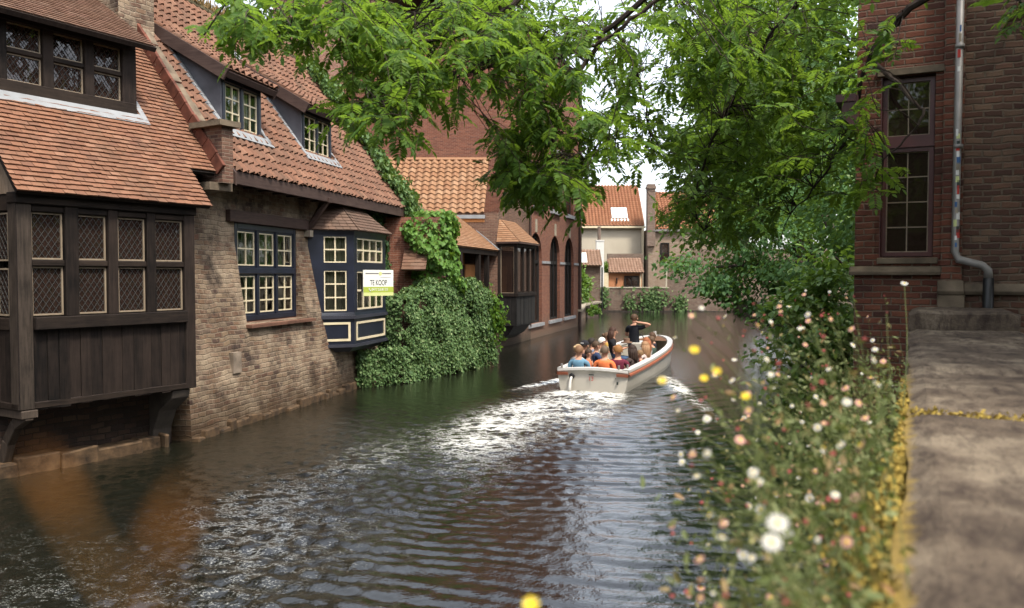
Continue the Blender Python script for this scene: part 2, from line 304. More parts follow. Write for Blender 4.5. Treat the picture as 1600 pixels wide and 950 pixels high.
# ------------------------------------------------------------------ mesh helpers
def mk(name, me, parent=None):
    o = bpy.data.objects.new(name, me); COL.objects.link(o)
    if parent is not None: o.parent = parent
    return o
def tag(o, label=None, cat=None, group=None, kind=None):
    if label: o['label'] = label
    if cat: o['category'] = cat
    if group: o['group'] = group
    if kind: o['kind'] = kind
    return o
def thing(name, label, cat, loc=(0, 0, 0), rot=0.0, group=None):
    o = bpy.data.objects.new(name, None); COL.objects.link(o)
    o.location = loc; o.rotation_euler = (0, 0, rot); o.empty_display_size = .2
    return tag(o, label, cat, group)
class MB:
    def __init__(s): s.V, s.F, s.M, s.R = [], [], [], []
    def add(s, vs, fs, m=0, r=None):
        b = len(s.V); s.V += [tuple(map(float, v)) for v in vs]
        r = U(0, 1) if r is None else r
        for f in fs: s.F.append(tuple(b+i for i in f)); s.M.append(m); s.R.append(r)
    def poly(s, pts, m=0, r=None): s.add(pts, [tuple(range(len(pts)))], m, r)
    def hexa(s, p, m=0, r=None):     # p: 4 bottom (ccw) + 4 top
        s.add(p, [(3, 2, 1, 0), (4, 5, 6, 7), (0, 1, 5, 4), (1, 2, 6, 5), (2, 3, 7, 6), (3, 0, 4, 7)], m, r)
    def box(s, x0, x1, y0, y1, z0, z1, m=0, j=0.0, r=None):
        J = lambda: U(-j, j) if j else 0
        s.hexa([(x+J(), y+J(), z+J()) for z in (z0, z1) for x, y in ((x0, y0), (x1, y0), (x1, y1), (x0, y1))], m, r)
    def obox(s, O, A, B, N, a0, a1, b0, b1, n0, n1, m=0, r=None):   # oriented box, axes A B N with A x B = N
        O, A, B, N = map(np.asarray, (O, A, B, N))
        s.hexa([tuple(O+A*a+B*b+N*n) for n in (n0, n1) for a, b in ((a0, b0), (a1, b0), (a1, b1), (a0, b1))], m, r)
    def beam(s, p, q, w, h, m=0, up=(0, 0, 1)):
        p, q = Vector(p), Vector(q); d = (q-p).normalized()
        a = d.cross(Vector(up)).normalized(); b = a.cross(d)
        P = [p-a*w/2-b*h/2, p+a*w/2-b*h/2, p+a*w/2+b*h/2, p-a*w/2+b*h/2]
        Q = [v+(q-p) for v in P]
        s.hexa([tuple(v) for v in P+Q], m)
    def tube(s, pts, rs, n=6, m=0, r=None):
        pts = [Vector(p) for p in pts]; k = len(pts)
        if not hasattr(rs, '__len__'): rs = [rs]*k
        vs = []; ref = None
        for i, p in enumerate(pts):
            d = (pts[min(i+1, k-1)]-pts[max(i-1, 0)])
            d = d.normalized() if d.length > 1e-9 else Vector((0, 0, 1))
            if ref is None: ref = d.orthogonal().normalized()
            a = (ref-d*ref.dot(d));  a = a.normalized() if a.length > 1e-6 else d.orthogonal().normalized()
            ref = a; b = d.cross(a)
            for j in range(n):
                t = 2*pi*j/n; vs.append(p+(a*cos(t)+b*sin(t))*rs[i])
        fs = [(i*n+j, i*n+(j+1) % n, (i+1)*n+(j+1) % n, (i+1)*n+j) for i in range(k-1) for j in range(n)]
        fs += [tuple(range(n-1, -1, -1)), tuple((k-1)*n+j for j in range(n))]
        s.add(vs, fs, m, r)
    def ball(s, c, rx, ry, rz, m=0, seg=8, rings=5, r=None):
        vs, fs = [], []
        for i in range(rings+1):
            t = pi*i/rings
            for j in range(seg):
                a = 2*pi*j/seg
                vs.append((c[0]+rx*sin(t)*cos(a), c[1]+ry*sin(t)*sin(a), c[2]+rz*cos(t)))
        for i in range(rings):
            for j in range(seg):
                fs.append((i*seg+j, (i+1)*seg+j, (i+1)*seg+(j+1) % seg, i*seg+(j+1) % seg))
        s.add(vs, fs, m, r)
    def build(s, name, mats, parent=None, smooth=False, bevel=0.0):
        me = bpy.data.meshes.new(name)
        me.from_pydata(s.V, [], s.F)
        mats = mats if isinstance(mats, (list, tuple)) else [mats]
        for m in mats: me.materials.append(MT[m] if isinstance(m, str) else m)
        me.polygons.foreach_set('material_index', s.M)
        a = me.attributes.new('rnd', 'FLOAT', 'FACE'); a.data.foreach_set('value', s.R)
        if bevel:
            bm = bmesh.new(); bm.from_mesh(me)
            bmesh.ops.bevel(bm, geom=bm.edges[:], offset=bevel, segments=1, affect='EDGES', clamp_overlap=True)
            bm.to_mesh(me); bm.free()
        auto_uv(me)
        if smooth: me.polygons.foreach_set('use_smooth', [True]*len(me.polygons))
        me.update()
        return mk(name, me, parent)
def auto_uv(me):
    n = len(me.polygons); L = len(me.loops)
    if not L: return
    nor = np.zeros(n*3); me.polygons.foreach_get('normal', nor); nor = nor.reshape(-1, 3)
    tot = np.zeros(n, int); me.polygons.foreach_get('loop_total', tot)
    vi = np.zeros(L, int); me.loops.foreach_get('vertex_index', vi)
    co = np.zeros(len(me.vertices)*3); me.vertices.foreach_get('co', co); co = co.reshape(-1, 3)
    N = np.repeat(nor, tot, axis=0); P = co[vi]
    hz = np.hypot(N[:, 0], N[:, 1]); flat = hz < .05
    hz = np.where(flat, 1, hz)
    T = np.stack([-N[:, 1]/hz, N[:, 0]/hz, np.zeros(L)], 1); T[flat] = (1, 0, 0)
    B = np.cross(N, T); 
    uv = np.stack([(P*T).sum(1), (P*B).sum(1)], 1)
    lay = me.uv_layers.new(name='UVMap'); lay.data.foreach_set('uv', uv.astype(np.float32).ravel())
def mesh_np(name, verts, faces, mat, parent=None, rnd=None, smooth=False):
    """verts (N,3), faces (M,k) with one k"""
    me = bpy.data.meshes.new(name); N = len(verts); M, k = faces.shape
    me.vertices.add(N); me.vertices.foreach_set('co', np.asarray(verts, np.float32).ravel())
    me.loops.add(M*k); me.loops.foreach_set('vertex_index', faces.astype(np.int32).ravel())
    me.polygons.add(M); me.polygons.foreach_set('loop_start', np.arange(0, M*k, k, dtype=np.int32))
    me.update(calc_edges=True)
    mats = mat if isinstance(mat, (list, tuple)) else [mat]
    for m in mats: me.materials.append(MT[m] if isinstance(m, str) else m)
    if rnd is not None:
        a = me.attributes.new('rnd', 'FLOAT', 'FACE'); a.data.foreach_set('value', np.asarray(rnd, np.float32))
    if smooth: me.polygons.foreach_set('use_smooth', [True]*M)
    me.validate(); me.update()
    return mk(name, me, parent)
TEMPL = {  # six-point leaves: base, left wide, left upper, tip, right upper, right wide; (across, along, fold)
    'leaflet': [(0, 0, 0), (-.20, .32, .05), (-.17, .68, .03), (0, 1, -.08), (.17, .68, .03), (.20, .32, .05)],
    'ivy': [(0, 0, 0), (-.55, .12, .10), (-.38, .58, .06), (0, 1, -.10), (.38, .58, .06), (.55, .12, .10)],
    'broad': [(0, 0, 0), (-.34, .30, .08), (-.28, .70, .04), (0, 1, -.14), (.28, .70, .04), (.34, .30, .08)],
    'slim': [(0, 0, 0), (-.10, .35, .02), (-.085, .7, .01), (0, 1, -.05), (.085, .7, .01), (.10, .35, .02)],
    'blade': [(0, 0, 0), (-.06, .3, .01), (-.05, .7, .0), (0, 1, -.1), (.05, .7, .0), (.06, .3, .01)]}
def unit(a): return a/np.maximum(np.linalg.norm(a, axis=-1, keepdims=True), 1e-9)
def leaf_arrays(C, D, N, S, kind):
    D = unit(D); X = unit(np.cross(D, N)); N = np.cross(X, D)
    t = np.array(TEMPL[kind]); k = len(C)
    P = C[:, None, :] + S[:, None, None]*(X[:, None, :]*t[None, :, 0:1] + D[:, None, :]*t[None, :, 1:2] + N[:, None, :]*t[None, :, 2:3])
    base = np.arange(k)[:, None]*6
    F = np.concatenate([base+np.array([0, 1, 2, 3]), base+np.array([0, 3, 4, 5])], 0)
    return P.reshape(-1, 3), F
def leaves(name, C, D, N, S, kind, mat, parent=None, rnd=None):
    C, D, N = map(lambda a: np.asarray(a, float), (C, D, N)); S = np.broadcast_to(np.asarray(S, float), (len(C),))
    V, F = leaf_arrays(C, D, N, S, kind)
    r = RNG.random(len(C)) if rnd is None else np.clip(rnd, 0, 1)
    return mesh_np(name, V, F, mat, parent, np.concatenate([r, r]))

def tiles(mb, O, A, B, rows, v0, tw, th, bounds, kind='plain', m=0, thick=.014, jit=.004):
    """A along the eave, B up the slope; bounds(v)->[(u0,u1),...]"""
    O, A, B = map(np.asarray, (O, A, B)); N = np.cross(A, B)
    for j in range(rows):
        va = v0+j*th; vm = va+th*.5; vb = va+th*1.12
        for (u0, u1) in bounds(vm):
            if u1-u0 < .03: continue
            off = (.5*tw if (j % 2 and kind == 'plain') else 0)
            i0 = math.floor((u0-off)/tw); i1 = math.ceil((u1-off)/tw)
            for i in range(i0, i1):
                a = max(u0, off+i*tw); b = min(u1, off+(i+1)*tw)
                if b-a < .02: continue
                r = U(0, 1); dz = U(0, jit); dv = U(-jit, jit)*1.5
                if kind == 'plain':
                    g = .0025; lo = thick*2.0+dz; hi = thick*.9
                    dl = U(-jit, jit)*.7
                    P = lambda u, v, n: tuple(O+A*u+B*v+N*n)
                    vs = [P(a+g, va+dv, lo+dl), P(b-g, va+dv, lo-dl), P(b-g, vb, hi), P(a+g, vb, hi), P(a+g, va+dv, lo-thick*1.25), P(b-g, va+dv, lo-thick*1.25)]
                    mb.add(vs, [(0, 1, 2, 3), (4, 5, 1, 0)], m, r)
                else:
                    K = 7; up, dn = [], []; lip = []
                    amp = thick*2.3
                    for q in range(K):
                        s = q/(K-1); u = off+i*tw+s*tw
                        if u < a: u = a
                        if u > b: u = b
                        w = amp*(1-cos(2*pi*(s*.86+.07)))*.9 + (.012 if q == K-1 else 0)
                        up.append(tuple(O+A*u+B*vb+N*(w+.004))); dn.append(tuple(O+A*u+B*(va+dv)+N*(w+thick*1.9+dz)))
                        lip.append(tuple(O+A*u+B*(va+dv+.004)+N*(w+thick*.5+dz)))
                    vs = dn+up+lip
                    fs = [(q, q+1, K+q+1, K+q) for q in range(K-1)]+[(2*K+q, 2*K+q+1, q+1, q) for q in range(K-1)]
                    mb.add(vs, fs, m, r)
def glazed(parent, O, A, W, w, h, cols, rows, mf, mg, mb_, fw=.05, fd=.06, bar=.018, lattice=None, name='window', curtain=False, glass_name='pane', tilt=0.0, bar_n=None):
    """a window: frame mesh with pane and bar meshes as its children; A x W = outward normal"""
    O, A, W = map(np.asarray, (O, A, W)); N = np.cross(A, W)
    f = MB()
    f.obox(O, A, W, N, 0, w, 0, fw, 0, fd); f.obox(O, A, W, N, 0, w, h-fw, h, 0, fd)
    f.obox(O, A, W, N, 0, fw, fw, h-fw, 0, fd); f.obox(O, A, W, N, w-fw, w, fw, h-fw, 0, fd)
    fo = f.build(name, mf, parent)
    g = MB(); gz = fd*.35
    if lattice:
        lw, lh = lattice; nx = int(math.ceil((w-2*fw)/lw)); nz = int(math.ceil((h-2*fw)/lh))
        x0, x1, z0, z1 = fw, w-fw, fw, h-fw
        cl = lambda p: (min(max(p[0], x0), x1), min(max(p[1], z0), z1))
        b = MB()
        for i in range(-1, 2*nx+2):
            for j in range(-1, 2*nz+2):
                if (i+j) % 2: continue
                cx, cz = x0+i*lw/2, z0+j*lh/2
                d = [(cx, cz-lh/2), (cx+lw/2, cz), (cx, cz+lh/2), (cx-lw/2, cz)]
                if all(p[0] <= x0+1e-6 for p in d) or all(p[0] >= x1-1e-6 for p in d): continue
                if all(p[1] <= z0+1e-6 for p in d) or all(p[1] >= z1-1e-6 for p in d): continue
                inb = [p for p in d]
                poly = clip_rect(inb, x0, x1, z0, z1)
                if len(poly) < 3: continue
                ta, tb = U(-tilt, tilt), U(-tilt, tilt)
                pts = [tuple(O+A*p[0]+W*p[1]+N*(gz+(p[0]-cx)*ta+(p[1]-cz)*tb)) for p in poly]
                g.poly(pts)
        # lead cames
        def came(p, q):
            L = clip_seg(p, q, x0, x1, z0, z1)
            if L:
                p, q = L
                if (p[0]-q[0])**2+(p[1]-q[1])**2 < 1e-4: return
                b.beam(tuple(O+A*p[0]+W*p[1]+N*(gz+.004)), tuple(O+A*q[0]+W*q[1]+N*(gz+.004)), .007, .006, 0, tuple(N))
        span = nx+nz+2
        for i in range(-span, span+1):
            cx = x0+i*lw
            t = span*2
            came((cx-lw*t/2, z0-lh*t/2), (cx+lw*t/2, z0+lh*t/2))
            came((cx-lw*t/2, z0+lh*t/2), (cx+lw*t/2, z0-lh*t/2))
        b.build('leading', mb_, fo)
    else:
        g.poly([tuple(O+A*a+W*c+N*gz) for a, c in ((fw, fw), (w-fw, fw), (w-fw, h-fw), (fw, h-fw))])
        b = MB(); bw = bar/2; bn = fd if bar_n is None else bar_n
        for i in range(1, cols):
            x = fw+(w-2*fw)*i/cols; b.obox(O, A, W, N, x-bw, x+bw, fw, h-fw, gz-.01, bn*.8)
        for j in range(1, rows):
            z = fw+(h-2*fw)*j/rows; b.obox(O, A, W, N, fw, w-fw, z-bw, z+bw, gz-.01, bn*.78)
        if bar_n is not None or cols*rows > 1:
            # painted inner rim
            e = bar*.9
            for (a0, a1, c0, c1) in ((fw, w-fw, fw, fw+e), (fw, w-fw, h-fw-e, h-fw), (fw, fw+e, fw+e, h-fw-e), (w-fw-e, w-fw, fw+e, h-fw-e)):
                b.obox(O, A, W, N, a0, a1, c0, c1, gz-.01, bn*.76)
        if b.F: b.build('glazing_bars', mb_, fo)
    g.build(glass_name, mg, fo)
    return fo
def clip_rect(poly, x0, x1, z0, z1):
    def cut(P, ax, v, sg):
        out = []
        for i in range(len(P)):
            a, b = P[i], P[(i+1) % len(P)]
            ia, ib = sg*(a[ax]-v) >= -1e-9, sg*(b[ax]-v) >= -1e-9
            if ia: out.append(a)
            if ia != ib:
                t = (v-a[ax])/(b[ax]-a[ax]); out.append((a[0]+(b[0]-a[0])*t, a[1]+(b[1]-a[1])*t))
        return out
    for ax, v, sg in ((0, x0, 1), (0, x1, -1), (1, z0, 1), (1, z1, -1)):
        poly = cut(poly, ax, v, sg)
        if not poly: return []
    return poly
def clip_seg(p, q, x0, x1, z0, z1):
    t0, t1 = 0.0, 1.0; dx, dz = q[0]-p[0], q[1]-p[1]
    for pp, qq in ((-dx, p[0]-x0), (dx, x1-p[0]), (-dz, p[1]-z0), (dz, z1-p[1])):
        if abs(pp) < 1e-12:
            if qq < 0: return None
        else:
            r = qq/pp
            if pp < 0: t0 = max(t0, r)
            else: t1 = min(t1, r)
    if t0 >= t1: return None
    return (p[0]+dx*t0, p[1]+dz*t0), (p[0]+dx*t1, p[1]+dz*t1)
def wall_open(mb, s0, s1, z0, z1, ops, yf, yin, m=0, mr=None, zb=()):
    """front wall in plane y = yf(z) with openings (a,b,c,d,arch); reveals go back to y = yin"""
    mr = m if mr is None else mr
    S = sorted({s0, s1, *[o[0] for o in ops], *[o[1] for o in ops]})
    Z = sorted({z0, z1, *zb, *[o[2] for o in ops], *[o[3] for o in ops]})
    for i in range(len(S)-1):
        for j in range(len(Z)-1):
            a, b, c, d = S[i], S[i+1], Z[j], Z[j+1]
            if any(o[0]-1e-6 <= a and b <= o[1]+1e-6 and o[2]-1e-6 <= c and d <= o[3]+1e-6 for o in ops): continue
            mb.poly([(a, yf(c), c), (b, yf(c), c), (b, yf(d), d), (a, yf(d), d)], m)
    for (a, b, c, d, arch) in ops:
        r = (b-a)/2; zs = d-r if arch else d; K = 10
        zz = [c]+[z for z in Z if c < z < zs-1e-6]+[zs]
        for p, q in zip(zz[:-1], zz[1:]):
            mb.poly([(a, yf(p), p), (a, yf(q), q), (a, yin, q), (a, yin, p)], mr)
            mb.poly([(b, yf(q), q), (b, yf(p), p), (b, yin, p), (b, yin, q)], mr)
        mb.poly([(a, yf(c), c), (a, yin, c), (b, yin, c), (b, yf(c), c)][::-1], mr)
        if arch:
            pts = [(a+r-r*cos(pi*k/K), zs+r*sin(pi*k/K)) for k in range(K+1)]
            for p, q in zip(pts[:-1], pts[1:]):
                mb.poly([(p[0], yf(p[1]), p[1]), (q[0], yf(q[1]), q[1]), (q[0], yf(d), d), (p[0], yf(d), d)], m)
                mb.poly([(p[0], yf(p[1]), p[1]), (p[0], yin, p[1]), (q[0], yin, q[1]), (q[0], yf(q[1]), q[1])], mr)
        else:
            mb.poly([(a, yf(d), d), (a, yin, d), (b, yin, d), (b, yf(d), d)], mr)
def text_obj(body, size, parent, loc, rot, mat, name='lettering', width=None, extr=.002):
    cu = bpy.data.curves.new(name, 'FONT'); cu.body = body; cu.size = size; cu.extrude = extr; cu.align_x = 'CENTER'; cu.align_y = 'CENTER'
    t = bpy.data.objects.new(name, cu); COL.objects.link(t)
    dg = bpy.context.evaluated_depsgraph_get(); me = bpy.data.meshes.new_from_object(t.evaluated_get(dg))
    bpy.data.objects.remove(t)
    if width:
        xs = [v.co.x for v in me.vertices]; k = width/(max(xs)-min(xs))
        for v in me.vertices: v.co.x *= k
    me.materials.clear(); me.materials.append(MT[mat])
    o = mk(name, me, parent); o.location = loc; o.rotation_euler = rot
    return o
X3, Y3, Z3 = np.array([1., 0, 0]), np.array([0, 1., 0]), np.array([0, 0, 1.])

# ================================================================== TIMBER HOUSE (left, near)
H1 = thing('timber_house', 'nearest house with dark oak bay of leaded diamond windows over the canal', 'house', (-5.916, 14.42, 0), rad(58.41))
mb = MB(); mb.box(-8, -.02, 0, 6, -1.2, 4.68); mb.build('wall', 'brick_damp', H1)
mb = MB()
x = -8.0
while x < -.35:
    w = U(.35, .8); mb.box(x, min(x+w, -.3), -U(.24, .36), .02, -.6, U(.17, .25), 0, .02); x += w+.01
mb.build('plinth', 'plinth', H1, bevel=.02)
P50 = rad(50); B50 = np.array([0, cos(P50), sin(P50)])
O1 = np.array([0, -.85, 4.05])
vmain = .55/cos(P50); vtop = 5.35/cos(P50); vsill = (.47+.85)/cos(P50); vdt = (3.07+.85)/cos(P50)
def b1(v):
    if v < vmain: return [(-3.02, .20)]
    if vsill < v < vdt: return [(-8, -3.9), (-.24, .74)]
    return [(-8, .74)]
mb = MB(); th = .098
tiles(mb, O1, X3, B50, int(vtop/th), 0.0, .168, th, b1, 'plain', thick=.021, jit=.006)
N50 = np.cross(X3, B50)
def slab(mb, O, A, B, a0, a1, b0, b1_, t0, t1, m=0): mb.obox(O, A, B, np.cross(A, B), a0, a1, b0, b1_, t0, t1, m)
mb.build('roof', 'tile_plain', H1)
mb = MB()
slab(mb, O1, X3, B50, -3.0, .18, .01, vmain+.02, -.05, .004); slab(mb, O1, X3, B50, -8, -3.9, vmain, vtop, -.05, .004)
slab(mb, O1, X3, B50, -.24, .72, vmain, vtop, -.052, .003); slab(mb, O1, X3, B50, -3.9, -.24, vmain, vsill, -.051, .003); slab(mb, O1, X3, B50, -3.9, -.24, vdt, vtop, -.051, .003)
mb.build('roof_boarding', 'wood_dark', H1)
# verge with red tiles and stone-topped parapet
mb = MB()
v = vmain-.02
while v < vtop:
    L = U(.28, .36); mb.obox(O1, X3, B50, N50, .735, .80, v, v+L-.006, .0, U(.24, .27), 0, None); v += L
for k in range(14):
    v = vmain+.1+k*.52; mb.obox(O1, X3, B50, N50, .80, 1.0, v, v+.51, -.1, U(.19, .24), 1)
mb.build('verge_parapet', ['mortar_red', 'stone_ledge'], H1, bevel=.008)
# chimney
mb = MB(); mb.box(.35, 1.1, 1.9, 2.8, 7.2, 10.6, 0); mb.box(.28, 1.17, 1.83, 2.87, 10.3, 10.5, 0)
mb.build('chimney', 'brick_old', H1)
# kneeler at the foot of the verge
mb = MB(); mb.box(.78, 1.02, -.42, .25, 4.55, 5.55, 0); mb.box(.66, 1.12, -.52, .33, 5.55, 5.65, 1); mb.box(.6, 1.1, -.3, .3, 4.42, 4.56, 1)
mb.build('kneeler', ['brick_brown', 'stone_ledge'], H1)
# bay
bx0, bx1, yb = -2.95, -.03, -.70
mb = MB()
mb.box(bx0, bx0+.22, yb, yb+.22, 1.0, 3.92, 1); mb.box(bx1-.20, bx1, yb, yb+.2, 1.0, 3.92, 0)
for xa, xb in ((-2.25, -2.05), (-1.58, -1.41), (-.92, -.76)): mb.box(xa, xb, yb+.005, yb+.16, 2.3, 3.92, 0, .006)
mb.box(bx0-.02, bx1+.02, yb-.03, yb+.2, 3.90, 4.06, 2)
mb.box(bx0+.22, bx1-.2, yb-.075, yb+.18, 2.12, 2.31, 2, .006); mb.box(bx0, bx1, yb+.01, 0, 1.0, 1.10, 2)
for xa, xb in ((-2.73, -2.25), (-2.05, -1.58), (-1.41, -.92), (-.76, -.23)):
    mb.box(xa, xb, yb+.02, yb+.14, 3.03, 3.12, 2); mb.box(xa, xb, yb+.02, yb+.14, 3.80, 3.90, 2)
mb.box(bx0, bx0+.16, yb+.22, 0, 2.12, 2.3, 2); mb.box(bx0, bx0+.16, yb+.22, 0, 3.8, 4.04, 2); mb.box(bx0, bx0+.14, -.12, 0, 1, 3.9, 0)
mb.build('bay_frame', ['wood_dark', 'wood_grey', 'wood_h'], H1, bevel=.012)
mb = MB(); x = bx0+.23
while x < bx1-.2:
    w = min(U(.15, .20), bx1-.2-x); mb.box(x, x+w-.006, yb+.01+U(0, .02), yb+.05, 1.0+U(-.02, .01), 2.12, 0, .003); x += w
mb.box(bx0+.2, bx1-.2, yb+.06, yb+.09, 1.0, 2.12, 0)
y = yb+.22
while y < -.02: mb.box(bx0+U(.01, .03), bx0+.06, y, min(y+.15, 0)-.006, 1.0, 2.12, 0); y += .155
mb.box(bx1-.05, bx1-.02, yb+.2, 0, 1.0, 4.0, 0)
mb.build('bay_boarding', 'wood_dark', H1)
mb = MB(); mb.box(bx0+.2, bx1-.1, -.06, -.01, 2.1, 3.9, 0); mb.build('bay_interior', 'interior', H1)
for xa, xb in ((-2.72, -2.26), (-2.04, -1.59), (-1.40, -.93), (-.75, -.24)):
    for za, zb in ((2.325, 3.025), (3.125, 3.795)):
        glazed(H1, (xa, yb+.10, za), X3, Z3, xb-xa, zb-za, 1, 1, 'beige', 'glass', 'lead_came', .024, .035, lattice=(.095, .135), name='leaded_window', tilt=.10)
for za, zb in ((2.325, 3.0), (3.1, 3.78)):
    glazed(H1, (bx0+.06, -.13, za), -Y3, Z3, .32, zb-za, 1, 1, 'beige', 'glass', 'lead_came', .024, .035, lattice=(.095, .135), name='leaded_window', tilt=.08)
# cheek boards left of the low roof
mb = MB(); y = -.78
while y < -.3:
    zt = 4.05+(y+.85)*tan(P50); mb.hexa([(-2.96, y, 4.04), (-2.92, y, 4.04), (-2.92, y+.115, 4.04), (-2.96, y+.115, 4.04), (-2.96, y, zt-.05), (-2.92, y, zt-.05), (-2.92, y+.115, zt+.08), (-2.96, y+.115, zt+.08)]); y += .12
mb.build('cheek_boards', 'wood_tan', H1)
# brackets under the bay
mb = MB(); pts = [(-2.82, -.02, .18), (-2.82, -.15, .5), (-2.82, -.38, .78), (-2.82, -.68, .93)]
for p, q in zip(pts[:-1], pts[1:]): mb.beam(p, q, .16, .12, 0, (1, 0, 0))
mb.box(-2.93, -2.7, -.72, 0, .88, .995, 0); mb.build('timber_bracket', 'wood_grey', H1, bevel=.01)
mb = MB(); prof = [(0, 0), (-.1, .0), (-.14, .3), (-.3, .62), (-.62, .85), (-.66, .99), (0, .99)]
mb.add([(x_, y_, z_) for x_ in (-.46, -.12) for y_, z_ in prof], [(6, 5, 4, 3, 2, 1, 0), (7, 8, 9, 10, 11, 12, 13)]+[(i, (i+1) % 7, 7+(i+1) % 7, 7+i) for i in range(7)])
mb.build('stone_corbel', 'stone_dark', H1, bevel=.015)
# dormer
yd = .47; zd0, zd1 = 5.62, 6.86
mb = MB()
mb.box(-3.9, -.28, yd-.02, yd+.14, zd0, 5.84, 1); mb.box(-3.9, -.28, yd-.01, yd+.14, 6.73, zd1+.1, 1)
for xa, xb in ((-.53, -.27), (-1.19, -1.03), (-1.87, -1.70), (-2.60, -2.41), (-3.3, -3.1)): mb.box(xa, xb, yd, yd+.14, 5.80, 6.76, 0, .004)
for xa, xb in ((-1.03, -.53), (-1.70, -1.19), (-2.41, -1.87), (-3.1, -2.6)): mb.box(xa, xb, yd+.02, yd+.12, 6.265, 6.34, 1)
mb.build('dormer_frame', ['wood_dark', 'wood_h'], H1, bevel=.01)
for xa, xb in ((-1.025, -.535), (-1.695, -1.195), (-2.405, -1.875), (-3.095, -2.605)):
    for za, zb in ((5.845, 6.262), (6.343, 6.727)):
        glazed(H1, (xa, yd+.10, za), X3, Z3, xb-xa, zb-za, 1, 1, 'beige', 'glass', 'lead_came', .022, .035, lattice=(.10, .135), name='leaded_window', tilt=.16)
mb = MB(); mb.poly([(-.27, yd+.05, zd0-.1), (-.27, 3.1, 8.6), (-.27, yd+.05, 6.9)]); mb.poly([(-3.9, yd+.2, zd0), (-.3, yd+.2, zd0), (-.3, yd+.2, 6.9), (-3.9, yd+.2, 6.9)])
mb.build('dormer_cheek', 'wood_dark', H1)
P33 = rad(33); B33 = np.array([0, cos(P33), sin(P33)]); Od = np.array([0, .14, 6.80])
mb = MB(); tiles(mb, Od, X3, B33, 37, 0, .168, .098, lambda v: [(-4.2, -.13)], 'plain')
slab(mb, Od, X3, B33, -4.2, -.15, .01, 3.6, -.03, .004)
mb.build('dormer_roof', 'tile_dark', H1)
mb = MB(); slab(mb, Od, X3, B33, -4.2, -.12, -.03, .02, -.08, .0); mb.build('dormer_fascia', 'wood_dark', H1)
mb = MB(); slab(mb, O1, X3, B50, -3.9, -.12, vsill-.20, vsill+.03, .034, .042); slab(mb, O1, X3, B50, -.22, -.12, vsill-.1, vsill+.55, .036, .044)
mb.build('lead_flashing', 'lead', H1)

# ================================================================== BRICK HOUSE with battered wall
H2 = thing('brick_house', 'tan brick house with sloping wall, pantile roof, two dormers and a navy bay', 'house', (-5.581, 14.42, 0), rad(77.253))
def y2(z):
    pts = [(-2, -.1), (0, 0), (.9, .05), (1.95, .24), (3.0, .41), (3.6, .5), (6, .5)]
    for (a, ya), (b, yb_) in zip(pts[:-1], pts[1:]):
        if a <= z <= b: return ya+(yb_-ya)*(z-a)/(b-a)
    return .5
W2 = (2.25, 4.87, 1.93, 3.97)
mb = MB()
wall_open(mb, 0, 10.5, -1.2, 4.95, [(*W2, False)], y2, .62, 0, zb=(0, .9, 3.0, 3.6))
# flanks
for xs in (0, 10.5):
    Z = [-1.2, 0, .9, 1.95, 3.0, 3.6, 4.95]; f = [(xs, y2(z), z) for z in Z]+[(xs, 6.5, 4.95), (xs, 6.5, -1.2)]
    mb.poly(f if xs else f[::-1], 0)
mb.poly([(10.5, .3, 4.9), (10.5, 6.2, 4.9), (10.5, 3.25, 8.95)], 0); mb.poly([(0, 6.5, -1.2), (10.5, 6.5, -1.2), (10.5, 6.5, 5), (0, 6.5, 5)], 0)
mb.build('wall', 'brick_old', H2)
mb = MB(); x = .0
while x < 8.2:
    w = U(.2, .55); mb.box(x, x+w, -U(.03, .13), .25, -.5, U(.05, .2), 0, .03); x += w+U(0, .03)
mb.build('plinth', 'plinth', H2, bevel=.025)
mb = MB(); mb.box(1.95, 5.35, .40, .6, 3.97, 4.19, 0, .01); mb.build('lintel', 'wood_brown', H2, bevel=.01)
mb = MB(); mb.hexa([(2.2, .10, 1.84), (5.05, .10, 1.84), (5.05, .62, 1.86), (2.2, .62, 1.86), (2.2, .10, 1.90), (5.05, .10, 1.90), (5.05, .62, 1.945), (2.2, .62, 1.945)]); mb.build('sill', 'sill_brown', H2)
# navy mullioned window
mb = MB(); yw = .50
mb.box(2.27, 2.37, yw, yw+.1, 1.95, 3.96); mb.box(4.75, 4.86, yw, yw+.1, 1.95, 3.96); mb.box(2.37, 4.75, yw, yw+.1, 3.84, 3.96); mb.box(2.37, 4.75, yw, yw+.1, 1.95, 2.07)
mb.box(2.37, 4.75, yw-.02, yw+.1, 2.93, 3.06)
for xa in (3.12, 3.92): mb.box(xa, xa+.1, yw-.005, yw+.1, 2.07, 2.93); mb.box(xa, xa+.1, yw-.005, yw+.1, 3.06, 3.84)
fr = mb.build('navy_window_frame', 'navy', H2, bevel=.01)
for xa, xb in ((2.375, 3.115), (3.225, 3.915), (4.025, 4.745)):
    glazed(H2, (xa, yw+.07, 2.075), X3, Z3, xb-xa, .85, 2, 3, 'navy', 'glass_clear', 'cream', .035, .045, .03)
    glazed(H2, (xa, yw+.07, 3.065), X3, Z3, xb-xa, .77, 2, 2, 'navy', 'glass_clear', 'cream', .035, .045, .03)
def drape(mb, A, O, w, h, amp=.025, per=.09):
    A = np.asarray(A); O = np.asarray(O); N = np.cross(A, Z3); k = max(6, int(w/.015)); vs = []
    for i in range(k+1):
        t = w*i/k; n = amp*sin(2*pi*t/per+sin(t*7)); p = O+A*t+N*n
        vs += [tuple(p), tuple(p+Z3*h)]
    mb.add(vs, [(2*i, 2*i+2, 2*i+3, 2*i+1) for i in range(k)])
mb = MB()
for xa in (2.36, 3.05, 4.5): drape(mb, X3, (xa, yw+.32, 2.0), .32, 1.95)
mb.build('curtain', 'curtain', H2)
